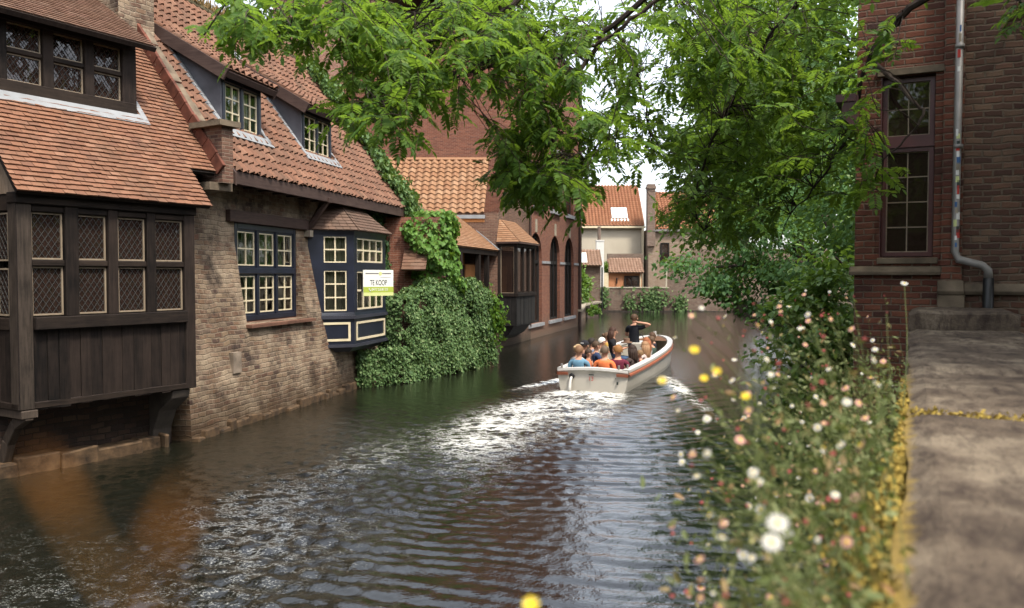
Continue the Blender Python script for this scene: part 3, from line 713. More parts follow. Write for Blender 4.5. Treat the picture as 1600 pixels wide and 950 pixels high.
mb = MB(); mb.box(.4, 10.2, 2.2, 2.3, .5, 4.8); mb.box(.4, 10.2, .75, 2.3, 1.4, 1.5); mb.build('room_wall', 'interior', H2)
# vent plate in the wall
mb = MB(); mb.box(1.42, 1.70, .04, .2, 1.02, 1.42); mb.build('vent_plate', 'stone', H2)
# roof
P54 = rad(54); B54 = np.array([0, cos(P54), sin(P54)]); O2 = np.array([0, -.05, 4.84]); C54 = cos(P54)
vt2 = 3.25/C54
D2 = [(2.02, 3.62), (5.42, 7.12)]
ydm = .62
va, vb = (ydm+.05)/C54, (2.15+.05)/C54
def b2(v):
    lo = .62+.32*v*C54; hi = 10.85
    if va < v < vb:
        t = (v-va)/(vb-va)
        return [(lo, D2[0][0]), (D2[0][1], D2[1][0]), (D2[1][1], hi)]
    return [(lo, hi)]
mb = MB(); tiles(mb, O2, X3, B54, int(vt2/.245), 0, .225, .245, b2, 'pan', thick=.023, jit=.012)
mb.build('roof', 'pantile', H2)
mb = MB()
for a, b, c, d in ((None, 10.8, 0.02, va), (None, D2[0][0], va, vb), (D2[0][1], D2[1][0], va, vb), (D2[1][1], 10.8, va, vb), (None, 10.8, vb, vt2)):
    a0, a1 = (a, a) if a else (.64+.32*c*C54, .64+.32*d*C54)
    mb.poly([tuple(O2+X3*u+B54*w) for u, w in ((a0, c), (b, c), (b, d), (a1, d))])
mb.build('roof_boarding', 'wood_dark', H2)
mb = MB(); B54b = np.array([0, -cos(P54), sin(P54)]); mb.poly([(1.7, 3.2, 9.30), (10.8, 3.2, 9.30), (10.8, 6.6, 4.6), (2.6, 6.6, 4.6)]); mb.build('rear_roof', 'pantile', H2)
mb = MB(); x = 1.8
while x < 10.8: mb.tube([(x, 3.2, 9.30), (x+.38, 3.2, 9.30)], [.13, .12], 8); x += .37
mb.build('ridge_tiles', 'moss', H2)
mb = MB(); mb.box(1.12, 10.85, -.10, -.06, 4.62, 4.86); mb.box(1.2, 10.8, -.06, .5, 4.70, 4.74); mb.hexa([(1.10, -.24, 4.56), (1.15, -.24, 4.56), (1.15, .12, 4.86), (1.10, .12, 4.86), (1.10, -.24, 4.80), (1.15, -.24, 4.80), (1.15, .12, 5.28), (1.10, .12, 5.28)])
x = 1.4
while x < 10.6: mb.box(x, x+.08, -.05, .5, 4.66, 4.74); x += .6
mb.build('eave_boards', 'wood_brown', H2, bevel=.006)
mb = MB(); mb.beam((5.38, .48, 3.95), (5.38, -.08, 4.68), .11, .11, 0, (1, 0, 0)); mb.box(5.3, 5.46, -.14, .0, 4.60, 4.72); mb.box(5.28, 5.48, .36, .62, 3.80, 3.97, 1); mb.build('eave_strut', ['wood_brown', 'stone_pale'], H2, bevel=.01)
# dormers
for (da, db) in D2:
    zt = 6.86; z0 = 4.84+(ydm+.05)*tan(P54)
    xa, xb = da+.08, db-.08
    mb = MB()
    mb.box(xa, xb, ydm, ydm+.09, z0+.02, z0+.11); mb.box(xa, xb, ydm, ydm+.09, zt-.10, zt)
    for q in (xa, (xa+xb)/2-.04, xb-.08): mb.box(q, q+.08, ydm-.004, ydm+.09, z0+.11, zt-.1)
    mb.build('dormer_frame', 'navy', H2, bevel=.008)
    m_ = (xa+xb)/2
    for (p, q) in ((xa+.085, m_-.045), (m_+.045, xb-.085)):
        glazed(H2, (p, ydm+.06, z0+.115), X3, Z3, q-p, zt-.10-z0-.12, 2, 3, 'navy', 'glass_clear', 'cream', .03, .045, .028)
    mb = MB(); drape(mb, X3, (xa+.1, ydm+.2, z0), .3, zt-z0); drape(mb, X3, (m_+.1, ydm+.2, z0), .4, zt-z0); mb.build('curtain', 'curtain', H2)
    mb = MB(); mb.box(xa, xb, ydm+.6, ydm+.65, z0, zt+.4); mb.build('dormer_interior', 'interior', H2)
    # cheeks
    for xs, s in ((da+.02, -1), (db-.02, 1)):
        mb = MB()
        pts = [(xs, ydm+.02, z0-.05), (xs, 2.25, 4.84+2.3*tan(P54)), (xs, ydm+.02, zt)]
        pt2 = [(p[0]-s*.06, p[1], p[2]) for p in pts]
        mb.add(pts+pt2, [(0, 1, 2), (5, 4, 3), (0, 2, 5, 3), (0, 3, 4, 1), (1, 4, 5, 2)])
        mb.build('dormer_cheek', 'lead_dark', H2)
    P30 = rad(31); B30 = np.array([0, cos(P30), sin(P30)]); Oq = np.array([0, ydm-.26, 6.88])
    mb = MB(); tiles(mb, Oq, X3, B30, 9, 0, .225, .245, lambda v: [(da-.16, db+.16)], 'pan', thick=.021, jit=.008)
    slab(mb, Oq, X3, B30, da-.14, db+.14, .01, 2.35, -.03, .0); mb.build('dormer_roof', 'pantile', H2)
    mb = MB(); slab(mb, Oq, X3, B30, da-.2, da-.145, -.02, 2.3, -.20, .05); slab(mb, Oq, X3, B30, db+.145, db+.19, -.02, 2.3, -.2, .05); slab(mb, Oq, X3, B30, da-.145, db+.145, -.02, .02, -.13, .0)
    mb.build('dormer_bargeboard', 'wood_brown', H2, bevel=.006)
    mb = MB(); v = va-.1
    while v < vb+.1: mb.obox(O2, X3, B54, np.cross(X3, B54), da-.13, da+.0, v, v+.20, .09, .135); v += .215
    mb.obox(O2, X3, B54, np.cross(X3, B54), da-.08, db+.12, va-.22, va-.0, .10, .125); mb.obox(O2, X3, B54, np.cross(X3, B54), db, db+.1, va-.15, va+.5, .10, .125)
    mb.obox(O2, X3, B54, np.cross(X3, B54), da-.28, da-.1, vb+.1, vb+.4, .10, .13)
    mb.build('lead_flashing', 'lead', H2)
# navy bay
BP = [(5.46, .5), (6.10, -.40), (8.17, -.40), (8.82, .5)]
def bayring(mb, P, z0, z1, grow0=0, grow1=0, m=0):
    cx, cy = 7.14, .5
    def g(p, k): return (p[0]+(p[0]-cx)/1.2*k*(.55 if abs(p[0]-cx) < 1.2 else 1), p[1]-k*(1 if p[1] < .3 else 0))
    lo = [(*g(p, grow0), z0) for p in P]; hi = [(*g(p, grow1), z1) for p in P]; k = len(P)
    mb.add(lo+hi, [(i, (i+1) % k, k+(i+1) % k, k+i) for i in range(k)]+[tuple(range(k-1, -1, -1)), tuple(range(k, 2*k))], m)
mb = MB()
bayring(mb, BP, 1.02, 1.15, -.18, -.03, 1); bayring(mb, BP, 1.15, 1.22, .05, .05, 1); bayring(mb, BP, 1.22, 1.84, 0, 0, 0); bayring(mb, BP, 1.84, 1.92, .05, .05, 1); bayring(mb, BP, 1.92, 2.0, .02, .0, 0)
bayring(mb, BP, 3.87, 4.02, .0, .03, 0)
# posts at the corners
def facet(i):
    a, b = np.array([*BP[i], 0]), np.array([*BP[i+1], 0]); L = np.linalg.norm(b-a); return a, (b-a)/L, L
for i in range(3):
    a, A, L = facet(i)
    N = np.cross(A, Z3)
    e0 = .34 if i == 0 else .12; e1 = .15
    mb.obox(a, A, Z3, N, 0, e0, 2.0, 3.87, -.1, 0, 0); mb.obox(a, A, Z3, N, L-e1, L, 2.0, 3.87, -.1, 0, 0)
    mb.obox(a, A, Z3, N, e0, L-e1, 3.05, 3.17, -.1, .003, 0)
mb.build('bay_frame', ['navy', 'navy_sheen'], H2)
for i in range(3):
    a, A, L = facet(i); N = np.cross(A, Z3); e0 = .34 if i == 0 else .12; e1 = .15
    if i == 1:
        for z0, h, r in ((2.0, 1.05, 2), (3.17, .70, 2)): glazed(H2, a+A*(e0)+Z3*z0-N*.05, A, Z3, L-e0-e1, h, 4, r, 'navy', 'glass_clear', 'cream', .05, .055, .045)
    else:
        for z0, h, r in ((2.0, 1.05, 3), (3.17, .70, 2)): glazed(H2, a+A*(e0)+Z3*z0-N*.05, A, Z3, L-e0-e1, h, 2, r, 'navy', 'glass_clear', 'cream', .035, .055, .032)
    if i < 2:
        c = MB(); drape(c, A, a+A*e0-N*.22+Z3*1.98, L-e0-e1, 1.9); c.build('curtain', 'curtain', H2)
        p = MB(); q0, q1 = (.22 if i == 0 else .10), L-.10
        z0, z1 = 1.30, 1.76
        for (u0, u1, w0, w1) in ((q0, q1, z0, z0+.055), (q0, q1, z1-.055, z1), (q0, q0+.055, z0+.055, z1-.055), (q1-.055, q1, z0+.055, z1-.055)): p.obox(a, A, Z3, N, u0, u1, w0, w1, .0, .022)
        p.build('cream_panel_frame', 'cream', H2)
mb = MB(); mb.box(5.9, 8.4, .42, .47, 1.9, 3.95); mb.build('bay_interior', 'interior', H2)
# bay roof: hipped, shingled
mb = MB(); apex = [(6.5, .52, 5.0), (7.9, .52, 5.0)]
ev = [np.array([5.34, .5, 3.98]), np.array([6.02, -.56, 3.98]), np.array([8.25, -.56, 3.98]), np.array([8.95, .5, 3.98])]
ap = [np.array([6.45, .5, 4.95]), np.array([6.75, .5, 4.95]), np.array([7.6, .5, 4.95]), np.array([7.85, .5, 4.95])]
for i, (p, q, r_, s_) in enumerate(((ev[0], ev[1], ap[1], ap[0]), (ev[1], ev[2], ap[2], ap[1]), (ev[2], ev[3], ap[3], ap[2]))):
    rows = 12
    for j in range(rows):
        t0, t1 = j/rows, (j+1.25)/rows; t1 = min(t1, 1)
        a0, b0 = p+(s_-p)*t0, q+(r_-q)*t0; a1, b1_ = p+(s_-p)*t1, q+(r_-q)*t1
        n = np.cross(q-p, s_-p); n = n/np.linalg.norm(n)
        k = max(2, int(np.linalg.norm(b0-a0)/.17))
        for c in range(k):
            u0, u1 = c/k+.006, (c+1)/k-.006; l = .028+U(0, .006)
            P_ = [a0+(b0-a0)*u0+n*l, a0+(b0-a0)*u1+n*l, a1+(b1_-a1)*u1+n*.012, a1+(b1_-a1)*u0+n*.012, a0+(b0-a0)*u0+n*.006, a0+(b0-a0)*u1+n*.006]
            mb.add(P_, [(0, 1, 2, 3), (4, 5, 1, 0)])
    mb.poly([p, q, r_, s_], 0)
mb.poly([ev[3], ev[2], ev[1], ev[0]], 1)
mb.build('bay_roof', ['tile_baybrown', 'wood_brown'], H2)
# for-sale sign on the bay
loc = at(591, 442, 19.35)
SG = thing('for_sale_sign', 'white and lime for sale board fixed to the navy bay', 'sign', tuple(loc), rad(42))
mb = MB(); mb.box(-.41, .41, -.012, .012, -.30, .30, 0); mb.build('board', 'sign_white', SG)
mb = MB(); mb.box(-.41, .41, -.016, -.0125, -.22, -.09); mb.build('green_band', 'sign_green', SG)
mb = MB(); mb.box(-.41, .41, -.016, -.0125, -.30, -.222); mb.build('pale_band', 'sign_light', SG)
mb = MB(); mb.box(-.35, -.0, -.015, -.0125, .205, .232); mb.box(.1, .345, -.015, -.0125, .205, .232); mb.box(.05, .34, -.015, -.0125, .125, .132); mb.build('printed_line', 'zinc', SG)
mb = MB(); mb.tube([(.05, -.0125, .215), (.05, -.016, .215)], .045, 16); mb.build('emblem', 'sign_light', SG)
text_obj('TE KOOP', .18, SG, (0, -.0145, .0), (rad(90), 0, 0), 'ink', width=.46)
text_obj('0477.52.87.55', .085, SG, (.03, -.0175, -.155), (rad(90), 0, 0), 'sign_white', width=.44)
mb = MB(); mb.tube([(-.26, -.017, -.12), (-.25, -.0175, -.16), (-.215, -.017, -.19)], .012, 6); mb.build('telephone_emblem', 'sign_white', SG)
mb = MB(); mb.box(-.36, -.32, .012, .16, -.2, .2); mb.build('bracket', 'iron', SG)
# dry grass on the ridge
k = 1500
C = np.stack([RNG.uniform(3.6, 10.6, k), RNG.normal(3.2, .10, k), np.full(k, 9.36)], 1)
D = np.stack([RNG.normal(0, .35, k), RNG.normal(0, .35, k), np.ones(k)], 1)
g = leaves('ridge_grass', C, D, RNG.normal(0, 1, (k, 3)), RNG.uniform(.12, .32, k), 'blade', 'drygrass')
g.location = H2.location; g.rotation_euler = H2.rotation_euler; tag(g, 'dry brown grass growing along the pantile ridge', 'grass', kind='stuff')
# ivy
def ivy(name, label, pts, nrm, n, size, mat, thick=.12, cat='ivy', jit=.5, clump=.35, kind=None):
    """pts, nrm: surface sample arrays; leaves hang tip-down and face along the surface normal"""
    i = RNG.integers(0, len(pts), n); P = pts[i]; N = nrm[i]
    # clumpy thickness from a few random bumps
    K = 60; c = pts[RNG.integers(0, len(pts), K)]; 
    d = np.min(np.linalg.norm(P[:, None, :]-c[None], axis=2)/clump, axis=1)
    th = thick*(.35+.9*np.exp(-d*d))
    P = P+N*(th*RNG.uniform(.35, 1.05, n))[:, None]+RNG.normal(0, .03, (n, 3))
    D = np.stack([RNG.normal(0, .5, n), RNG.normal(0, .5, n), -np.ones(n)], 1)+N*.35
    NN = N+RNG.normal(0, jit, (n, 3))+np.array([0, 0, .45])
    o = leaves(name, P, D, NN, (RNG.uniform(.45, 1.45, n))*size, 'ivy', mat, rnd=np.clip(RNG.normal(.45, .27, n), 0, 1))
    return tag(o, label, cat, kind=kind)
def loc2w(obj, P):
    a = obj.rotation_euler.z; P = np.asarray(P, float)
    return np.stack([obj.location.x+P[:, 0]*cos(a)-P[:, 1]*sin(a), obj.location.y+P[:, 0]*sin(a)+P[:, 1]*cos(a), obj.location.z+P[:, 2]], 1)
def rotv(obj, v):
    a = obj.rotation_euler.z; v = np.asarray(v, float); return np.stack([v[:, 0]*cos(a)-v[:, 1]*sin(a), v[:, 0]*sin(a)+v[:, 1]*cos(a), v[:, 2]], 1)
# ivy over the right end wall, under the eave and along the gable verge
A_ = []; N_ = []
m = 2600; s = RNG.uniform(8.7, 10.5, m); z = RNG.uniform(.1, 4.7, m); keep = (s > 9.0-.25*np.sin(z*2)) 
s, z = s[keep], z[keep]; A_.append(np.stack([s, np.array([y2(v) for v in z]), z], 1)); N_.append(np.tile([0, -1., .1], (len(s), 1)))
m = 700; s = RNG.uniform(6.9, 9.0, m); z = RNG.uniform(4.15, 4.7, m); keep = z > 4.75-(s-6.7)*.5; s, z = s[keep], z[keep]; A_.append(np.stack([s, np.full(len(s), .42), z], 1)); N_.append(np.tile([0, -1., .2], (len(s), 1)))
m = 1600; y = RNG.uniform(.0, 3.0, m); z = RNG.uniform(-1.2, .0, m); A_.append(np.stack([np.full(m, 10.55), y+.3, 4.9+y*tan(P54)+z*1.0], 1)); N_.append(np.tile([1., -.3, .3], (m, 1)))
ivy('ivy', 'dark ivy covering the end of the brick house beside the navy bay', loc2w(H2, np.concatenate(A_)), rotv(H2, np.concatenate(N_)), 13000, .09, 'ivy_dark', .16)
m = 1500; y = RNG.uniform(-.1, 3.1, m); t = RNG.uniform(0, 1, m)**1.2; A1 = np.stack([10.85-t*(.5+.5*np.sin(y*3)**2), y, 4.93+y*tan(P54)+.06], 1); N1 = np.tile([.3, -.5, .8], (m, 1))
m = 1800; y = RNG.uniform(-.35, 3.0, m); z = RNG.uniform(-1.3, .2, m); A2 = np.stack([11.0+.3*np.sin(y*3)+.25*RNG.random(m), y, 4.95+y*tan(P54)+z], 1); N2 = np.tile([.7, -.6, .4], (m, 1))
m = 2200; z = RNG.uniform(1.5, 4.9, m); A3 = np.stack([RNG.uniform(10.3, 11.25+.25*np.sin(z*3), m), RNG.uniform(-.15, .5, m), z], 1); N3 = np.tile([.3, -.9, .3], (m, 1))
ivy('ivy', 'green ivy spilling over the gable verge at the far end of the pantile roof', loc2w(H2, np.concatenate([A1, A2, A3])), rotv(H2, np.concatenate([N1, N2, N3])), 15000, .10, 'ivy', .34, clump=.5)

# ================================================================== garden wall under ivy
hp0, hp1 = np.array([-3.65, 21.2]), np.array([-.80, 26.7])
hu = (hp1-hp0)/np.linalg.norm(hp1-hp0); hn = np.array([hu[1], -hu[0]]); hL = np.linalg.norm(hp1-hp0); ha = math.atan2(hu[1], hu[0])
GW = thing('garden_wall', 'low canal side wall hidden behind thick ivy', 'wall', (*hp0, 0), ha)
mb = MB(); mb.box(1.7, hL-.1, .12, .5, -1, 2.2); mb.box(hL-.45, hL-.1, .12, 3.0, -1, 2.2); mb.build('masonry', 'brick_brown', GW)
def top(s): return (1-.16*np.exp(-((hL-s)/.45)**2)-.10*np.exp(-((s-1.6)/.3)**2))*(2.33+.28*(1/(1+np.exp(-(s-2.6)*4)))+.06*np.sin(s*5)+.04*np.sin(s*11))
m = 14000; s = RNG.uniform(-.1, hL+.1, m); z = RNG.uniform(-.02, 1, m)*top(s)
bul = .10*np.sin(s*2.1+z)+.06*np.sin(s*5.3+z*3)+.04*np.sin(z*7+s)
P1 = np.stack([s, -.02-bul*.6-.12*(1-z/2.5)+.5*np.clip(1.2-s, 0, 1), z], 1); gap_ = np.sin(s*3.1+1.7*z)+np.sin(z*4.3-s*1.9)+np.sin(s*7.7+z*6.1)*.7; P1 = P1[((s > 1.55+.1*np.sin(z*9)) | (z < .95)) & ((gap_ > -1.35) | (RNG.random(m) < .35)) & ((z > .10+.09*np.sin(s*11)) | (RNG.random(m) < .3))]; N1 = np.tile([0, -1., .25], (len(P1), 1))
m = 1800; s = RNG.uniform(0, hL, m); y = RNG.uniform(-.1, .8, m); s = s*(hL-1.6)/hL+1.6; P2 = np.stack([s, y, top(s)+.06*np.sin(s*9)-.15*(y > .6)], 1); N2 = np.tile([0, -.3, 1.], (m, 1))
m = 1500; y = RNG.uniform(0, 2.5, m); z = RNG.uniform(0, 2.45, m); P3 = np.stack([np.full(m, hL+.05), y, z], 1); N3 = np.tile([1., -.3, .2], (m, 1))
m = 1100; y = RNG.uniform(.1, .9, m); z = RNG.uniform(0, 2.2, m); P4 = np.stack([np.where(z < .95, .2, 1.62), y, z], 1); N4 = np.tile([-1., -.3, .2], (m, 1))
ivy('ivy', 'broad hedge like curtain of ivy hanging to the water beyond the brick house', loc2w(GW, np.concatenate([P1, P2, P3, P4])), rotv(GW, np.concatenate([N1, N2, N3, N4])), 52000, .057, 'ivy', .12, clump=.5)
k = 1800; a = RNG.uniform(0, 1, k); P5 = np.stack([hL+RNG.normal(-.12, .18, k), RNG.normal(.1, .25, k), RNG.normal(1.45, .38, k)], 1)
ivy('ivy', 'bushy green ivy bulging from the far corner of the ivy wall', loc2w(GW, P5), rotv(GW, np.tile([.6, -.7, .3], (k, 1))), 3800, .085, 'vine', .2)

# ================================================================== loggia with lean-to roof
LU = np.array([.226, 1]); LU = LU/np.linalg.norm(LU); la = math.atan2(LU[1], LU[0])
LG = thing('loggia', 'small open loggia with tiled lean-to roof behind the ivy wall', 'outbuilding', (-2.16, 25.9, 0), la)
LE = 6.95
mb = MB(); mb.box(-.2, LE, 1.5, 1.7, 0, 5.2, 0); mb.box(-.3, .15, -.05, 1.5, -1, 4.0, 0); mb.box(0, LE, .0, 1.5, -.8, 1.0, 0)
mb.build('wall', 'brick_red', LG)
PL = rad(40); BL = np.array([0, cos(PL), sin(PL)]); OL = np.array([0, -.12, 3.86])
mb = MB(); tiles(mb, OL, X3, BL, 21, 0, .17, .10, lambda v: [(-.4, LE-.03)], 'plain'); slab(mb, OL, X3, BL, -.38, LE-.05, .01, 2.1, -.05, .004); mb.build('roof', 'tile_orange', LG)
mb = MB(); mb.obox(OL, X3, BL, np.cross(X3, BL), LE-.12, LE-.02, 0, 2.1, .03, .06); mb.build('lead_flashing', 'lead', LG)
mb = MB(); mb.box(-.3, LE, -.06, .06, 3.66, 3.82)
mb.build('beam', 'wood_dark', LG)
for xs in (1.9, 4.25, 5.5):
    mb = MB(); mb.box(xs, xs+.2, -.05, .12, 1.0, 3.68); mb.build('post', 'wood_dark', LG, bevel=.01)
mb = MB(); mb.box(4.5, 6.4, .55, .6, 1.0, 3.3); mb.build('orange_panel', 'wood_orange', LG)
mb = MB(); mb.box(1.5, 4.4, .55, .6, 1.0, 3.25); mb.build('dark_panel', 'wood_dark', LG)
mb = MB(); mb.box(1.5, 4.4, .56, .6, 3.27, 3.7); mb.build('upper_panel', 'wood_orange', LG)
# vine column at the loggia's near end
m = 2500; t = RNG.uniform(0, 2*pi, m); z = RNG.uniform(1.9, 4.75, m); r = .52+.14*np.sin(z*3+t*2)+.10*np.sin(t*5+z*6)
r = r*np.where(z > 4.3, np.sqrt(np.maximum(.05, (4.85-z)/.55)), 1)
pc = at(672, 402, 25.0)
P = np.stack([pc[0]+r*np.cos(t)*.95, pc[1]+r*np.sin(t), z], 1); N = np.stack([np.cos(t), np.sin(t), .2+0*t], 1)
ivy('vine', 'bright green vine wrapped round the near end of the loggia', P, N, 9500, .105, 'vine', .30, cat='vine', clump=.4)
mb = MB(); mb.box(-.3, .3, -.3, .3, -.8, 4.3); p = mb.build('brick_pier', 'brick_red'); p.location = (pc[0], pc[1], 0); tag(p, 'red brick pier inside the bright green vine', 'pier')
# red brick wall between brick house and loggia, with a scrap of tile roof
BW = thing('boundary_wall', 'short red brick wall between the ivy covered gable and the vine', 'wall', (-4.2, 24.4, 0), 0)
mb = MB(); mb.box(0, 2.1, 0, .3, -.8, 4.6); mb.build('masonry', 'brick_red', BW)
mb = MB(); Bq = np.array([0, cos(rad(38)), sin(rad(38))]); tiles(mb, (0, -.75, 3.05), X3, Bq, 6, 0, .2, .16, lambda v: [(1.05, 1.75)], 'plain'); slab(mb, np.array([0, -.75, 3.05]), X3, Bq, 1.07, 1.73, .01, .95, -.04, .003); mb.build('little_roof', 'tile_dark', BW)

# ================================================================== oriel house
HD = thing('oriel_house', 'brown brick house with dark timber oriel and small orange roof above the water', 'house', (-.58, 32.74, 0), rad(73.3))
mb = MB()
flat = lambda z: 0.0
wall_open(mb, 0, 4.95, -1, 5.3, [], flat, .3, 0)
mb.poly([(0, 0, 5.3), (4.95, 0, 5.3), (4.95, 0, 6.6), (2.9, 0, 7.75), (.2, 0, 5.4)], 0)
# flank that faces down the canal (not square to the front)
mb.poly([(0, 0, -1), (0, 0, 5.35), (-1.55, 5.0, 5.35), (-1.55, 5.0, -1)], 0)
mb.poly([(4.95, 0, -1), (4.95, 5, -1), (4.95, 5, 6.6), (4.95, 0, 6.6)], 0); mb.poly([(-1.5, 5, -1), (4.95, 5, -1), (4.95, 5, 7), (-1.5, 5, 7)], 0)
mb.build('wall', 'brick_brown', HD)
# roof slope facing the camera: world frame, eave along X
rl = HD.matrix_basis.inverted() if False else None
RD = bpy.data.objects.new('roof_mount', None)
bpy.data.objects.remove(RD)
ang = -rad(73.3)
def w2HD(p):
    x, y = p[0]+.58, p[1]-32.74; return np.array([x*cos(ang)-y*sin(ang), x*sin(ang)+y*cos(ang), p[2]])
Ax = w2HD((-.58+1, 32.74+.0, 0)); Ax[2] = 0; Ax = Ax/np.linalg.norm(Ax)
Bx = w2HD((-.58, 32.74+cos(rad(44)), sin(rad(44))))
mb = MB(); Oe = w2HD((-5.2, 32.75, 5.28)); tiles(mb, Oe, Ax, Bx, 12, 0, .30, .29, lambda v: [(0, 4.10+.045*v)], 'pan', thick=.026, jit=.008)
mb.obox(Oe, Ax, Bx, np.cross(Ax, Bx), .02, 4.06, .01, 3.5, -.08, .004); 
mb.build('roof', 'tile_orange', HD)
mb = MB(); mb.obox(Oe, Ax, Z3, np.cross(Ax, Z3), 0, 4.14, -.16, -.02, -.02, .10, 0); mb.obox(Oe, Ax, Z3, np.cross(Ax, Z3), .0, 4.12, -.30, -.165, -.12, .03, 1)
mb.build('eave_gutter', ['lead', 'wood_orange'], HD)
mb = MB(); mb.obox(Oe+Bx*3.5, Ax, Bx, np.cross(Ax, Bx), 0, 4.3, -.05, .1, .02, .12); mb.build('ridge', 'tile_orange', HD)
# oriel
ox0, ox1, oy = .02, 2.75, -.80
mb = MB()
for xa, xb in ((ox0, ox0+.13), (ox1-.13, ox1), (.98, 1.07), (1.83, 1.92)): mb.box(xa, xb, oy, oy+.12, 2.15, 4.15)
mb.box(ox0, ox0+.12, -.13, -.01, .95, 4.15); mb.box(ox0-.02, ox1+.02, oy-.03, oy+.13, 4.02, 4.2); mb.box(ox0-.02, ox0+.12, oy+.13, 0, 4.02, 4.2)
mb.box(ox0-.02, ox1+.02, oy-.05, oy+.13, 2.06, 2.2); mb.box(ox0-.03, ox0+.12, oy+.13, 0, 2.06, 2.2); mb.box(ox1-.1, ox1, oy+.1, 0, .95, 4.1)
mb.build('oriel_frame', 'wood_dark', HD, bevel=.01)
mb = MB(); x = ox0
while x < ox1-.02: w = min(.2, ox1-x); mb.box(x, x+w-.006, oy+U(0, .015), oy+.05, .95, 2.06); x += w
y = oy+.05
while y < -.02: w = min(.2, -y); mb.box(ox0+U(0, .01), ox0+.05, y, y+w-.006, .95, 2.06); y += w
mb.box(ox0, ox1, oy+.02, 0, .90, .97); mb.hexa([(.2, -.4, .55), (2.5, -.4, .55), (2.5, 0, .3), (.2, 0, .3), (.1, -.65, .9), (2.65, -.65, .9), (2.65, 0, .9), (.1, 0, .9)])
mb.build('oriel_boarding', 'wood_black', HD)
for xa, xb in ((.15, .98), (1.07, 1.83), (1.92, 2.62)):
    glazed(HD, (xa, oy+.09, 2.2), X3, Z3, xb-xa, 1.82, 1, 1, 'wood_dark', 'glass', 'cream', .045, .05)
glazed(HD, (ox0+.07, -.13, 2.2), -Y3, Z3, .55, 1.82, 1, 1, 'beige', 'glass', 'cream', .02, .05)
mb = MB()
e = [np.array([ox0-.12, 0, 4.2]), np.array([ox0-.12, oy-.14, 4.2]), np.array([ox1+.12, oy-.14, 4.2]), np.array([ox1+.12, 0, 4.2])]
a = [np.array([ox0+.25, 0, 5.1]), np.array([ox0+.35, -.02, 5.1]), np.array([ox1-.35, -.02, 5.1]), np.array([ox1-.25, 0, 5.1])]
for (p, q, r_, s_) in ((e[0], e[1], a[1], a[0]), (e[1], e[2], a[2], a[1]), (e[2], e[3], a[3], a[2])):
    n = np.cross(q-p, s_-p); n = n/np.linalg.norm(n)
    for j in range(11):
        t0, t1 = j/11, min(1, (j+1.2)/11)
        a0, b0, a1, b1_ = p+(s_-p)*t0, q+(r_-q)*t0, p+(s_-p)*t1, q+(r_-q)*t1
        k = max(2, int(np.linalg.norm(b0-a0)/.18))
        for c in range(k):
            u0, u1 = c/k+.005, (c+1)/k-.005
            mb.add([a0+(b0-a0)*u0+n*.03, a0+(b0-a0)*u1+n*.03, a1+(b1_-a1)*u1+n*.012, a1+(b1_-a1)*u0+n*.012, a0+(b0-a0)*u0+n*.004, a0+(b0-a0)*u1+n*.004], [(0, 1, 2, 3), (4, 5, 1, 0)])
    mb.poly([p, q, r_, s_])
mb.poly([e[3], e[2], e[1], e[0]])
mb.build('oriel_roof', 'tile_orange', HD)
mb = MB(); mb.box(ox0-.13, ox1+.13, oy-.16, oy-.10, 4.14, 4.21); mb.box(ox0-.14, ox0-.08, oy-.1, 0, 4.14, 4.21); mb.build('oriel_gutter', 'wood_brown', HD)
# ================================================================== arched warehouse
HE = thing('arched_building', 'tall red brick canal building with three high arched windows', 'building', (.871, 37.67, 0), rad(73.3))
A_E = [(-.35, 1.9, .68, 4.86, True), (3.43, 5.55, .68, 4.86, True), (6.65, 8.85, .68, 4.90, True)]
U_E = [(.45, 1.85, 6.15, 7.4, False), (3.65, 5.3, 6.15, 7.4, False), (7.0, 8.7, 6.15, 7.4, False), (.45, 1.85, 9.2, 10.8, False), (3.65, 5.3, 9.2, 10.8, False), (7.0, 8.7, 9.2, 10.8, False)]
mb = MB()
wall_open(mb, -.6, 10.3, -1, 14, A_E+U_E, flat, .3, 0)
mb.poly([(10.3, 0, -1), (10.3, 9, -1), (10.3, 9, 14), (10.3, 0, 14)]); mb.poly([(-.6, 9, -1), (-.6, 0, -1), (-.6, 0, 14), (-.6, 9, 14)]); mb.poly([(-.6, 9, -1), (-.6, 9, 14), (10.3, 9, 14), (10.3, 9, -1)])
mb.build('wall', 'brick_red', HE)
mb = MB(); mb.poly([(-.7, -.15, 14), (10.4, -.15, 14), (10.4, 4.5, 18), (-.7, 4.5, 18)]); mb.poly([(-.7, 9.1, 14), (-.7, 4.5, 18), (10.4, 4.5, 18), (10.4, 9.1, 14)]); mb.build('roof', 'tile_dark', HE)
for (a, b, c, d, ar) in A_E:
    mb = MB(); mb.box(a-.25, b+.25, -.09, .05, c-.16, c-.01); mb.build('window_sill', 'stone_grey', HE)
    mb = MB(); mb.box((a+b)/2-.13, (a+b)/2+.13, -.05, .02, d+.02, d+.62); mb.build('keystone', 'stone_pale', HE)
for (a, b, c, d, ar) in U_E: mb = MB(); mb.box(a-.15, b+.15, -.14, .05, c-.2, c-.01); mb.build('window_sill', 'stone_grey', HE)
for zq, x0, x1 in ((3.52, 1.92, 3.41), (3.52, 5.57, 6.63), (3.52, 8.87, 10.3)): mb = MB(); mb.box(x0, x1, -.05, .02, zq-.06, zq+.06); mb.build('string_course', 'stone_grey', HE)
mb = MB(); mb.tube([(10.1, -.1, -.2), (10.1, -.1, 14)], .09, 8); mb.tube([(-.45, -.08, .6), (-.45, -.08, 14)], .06, 8); mb.build('downpipe', 'wood_brown', HE)
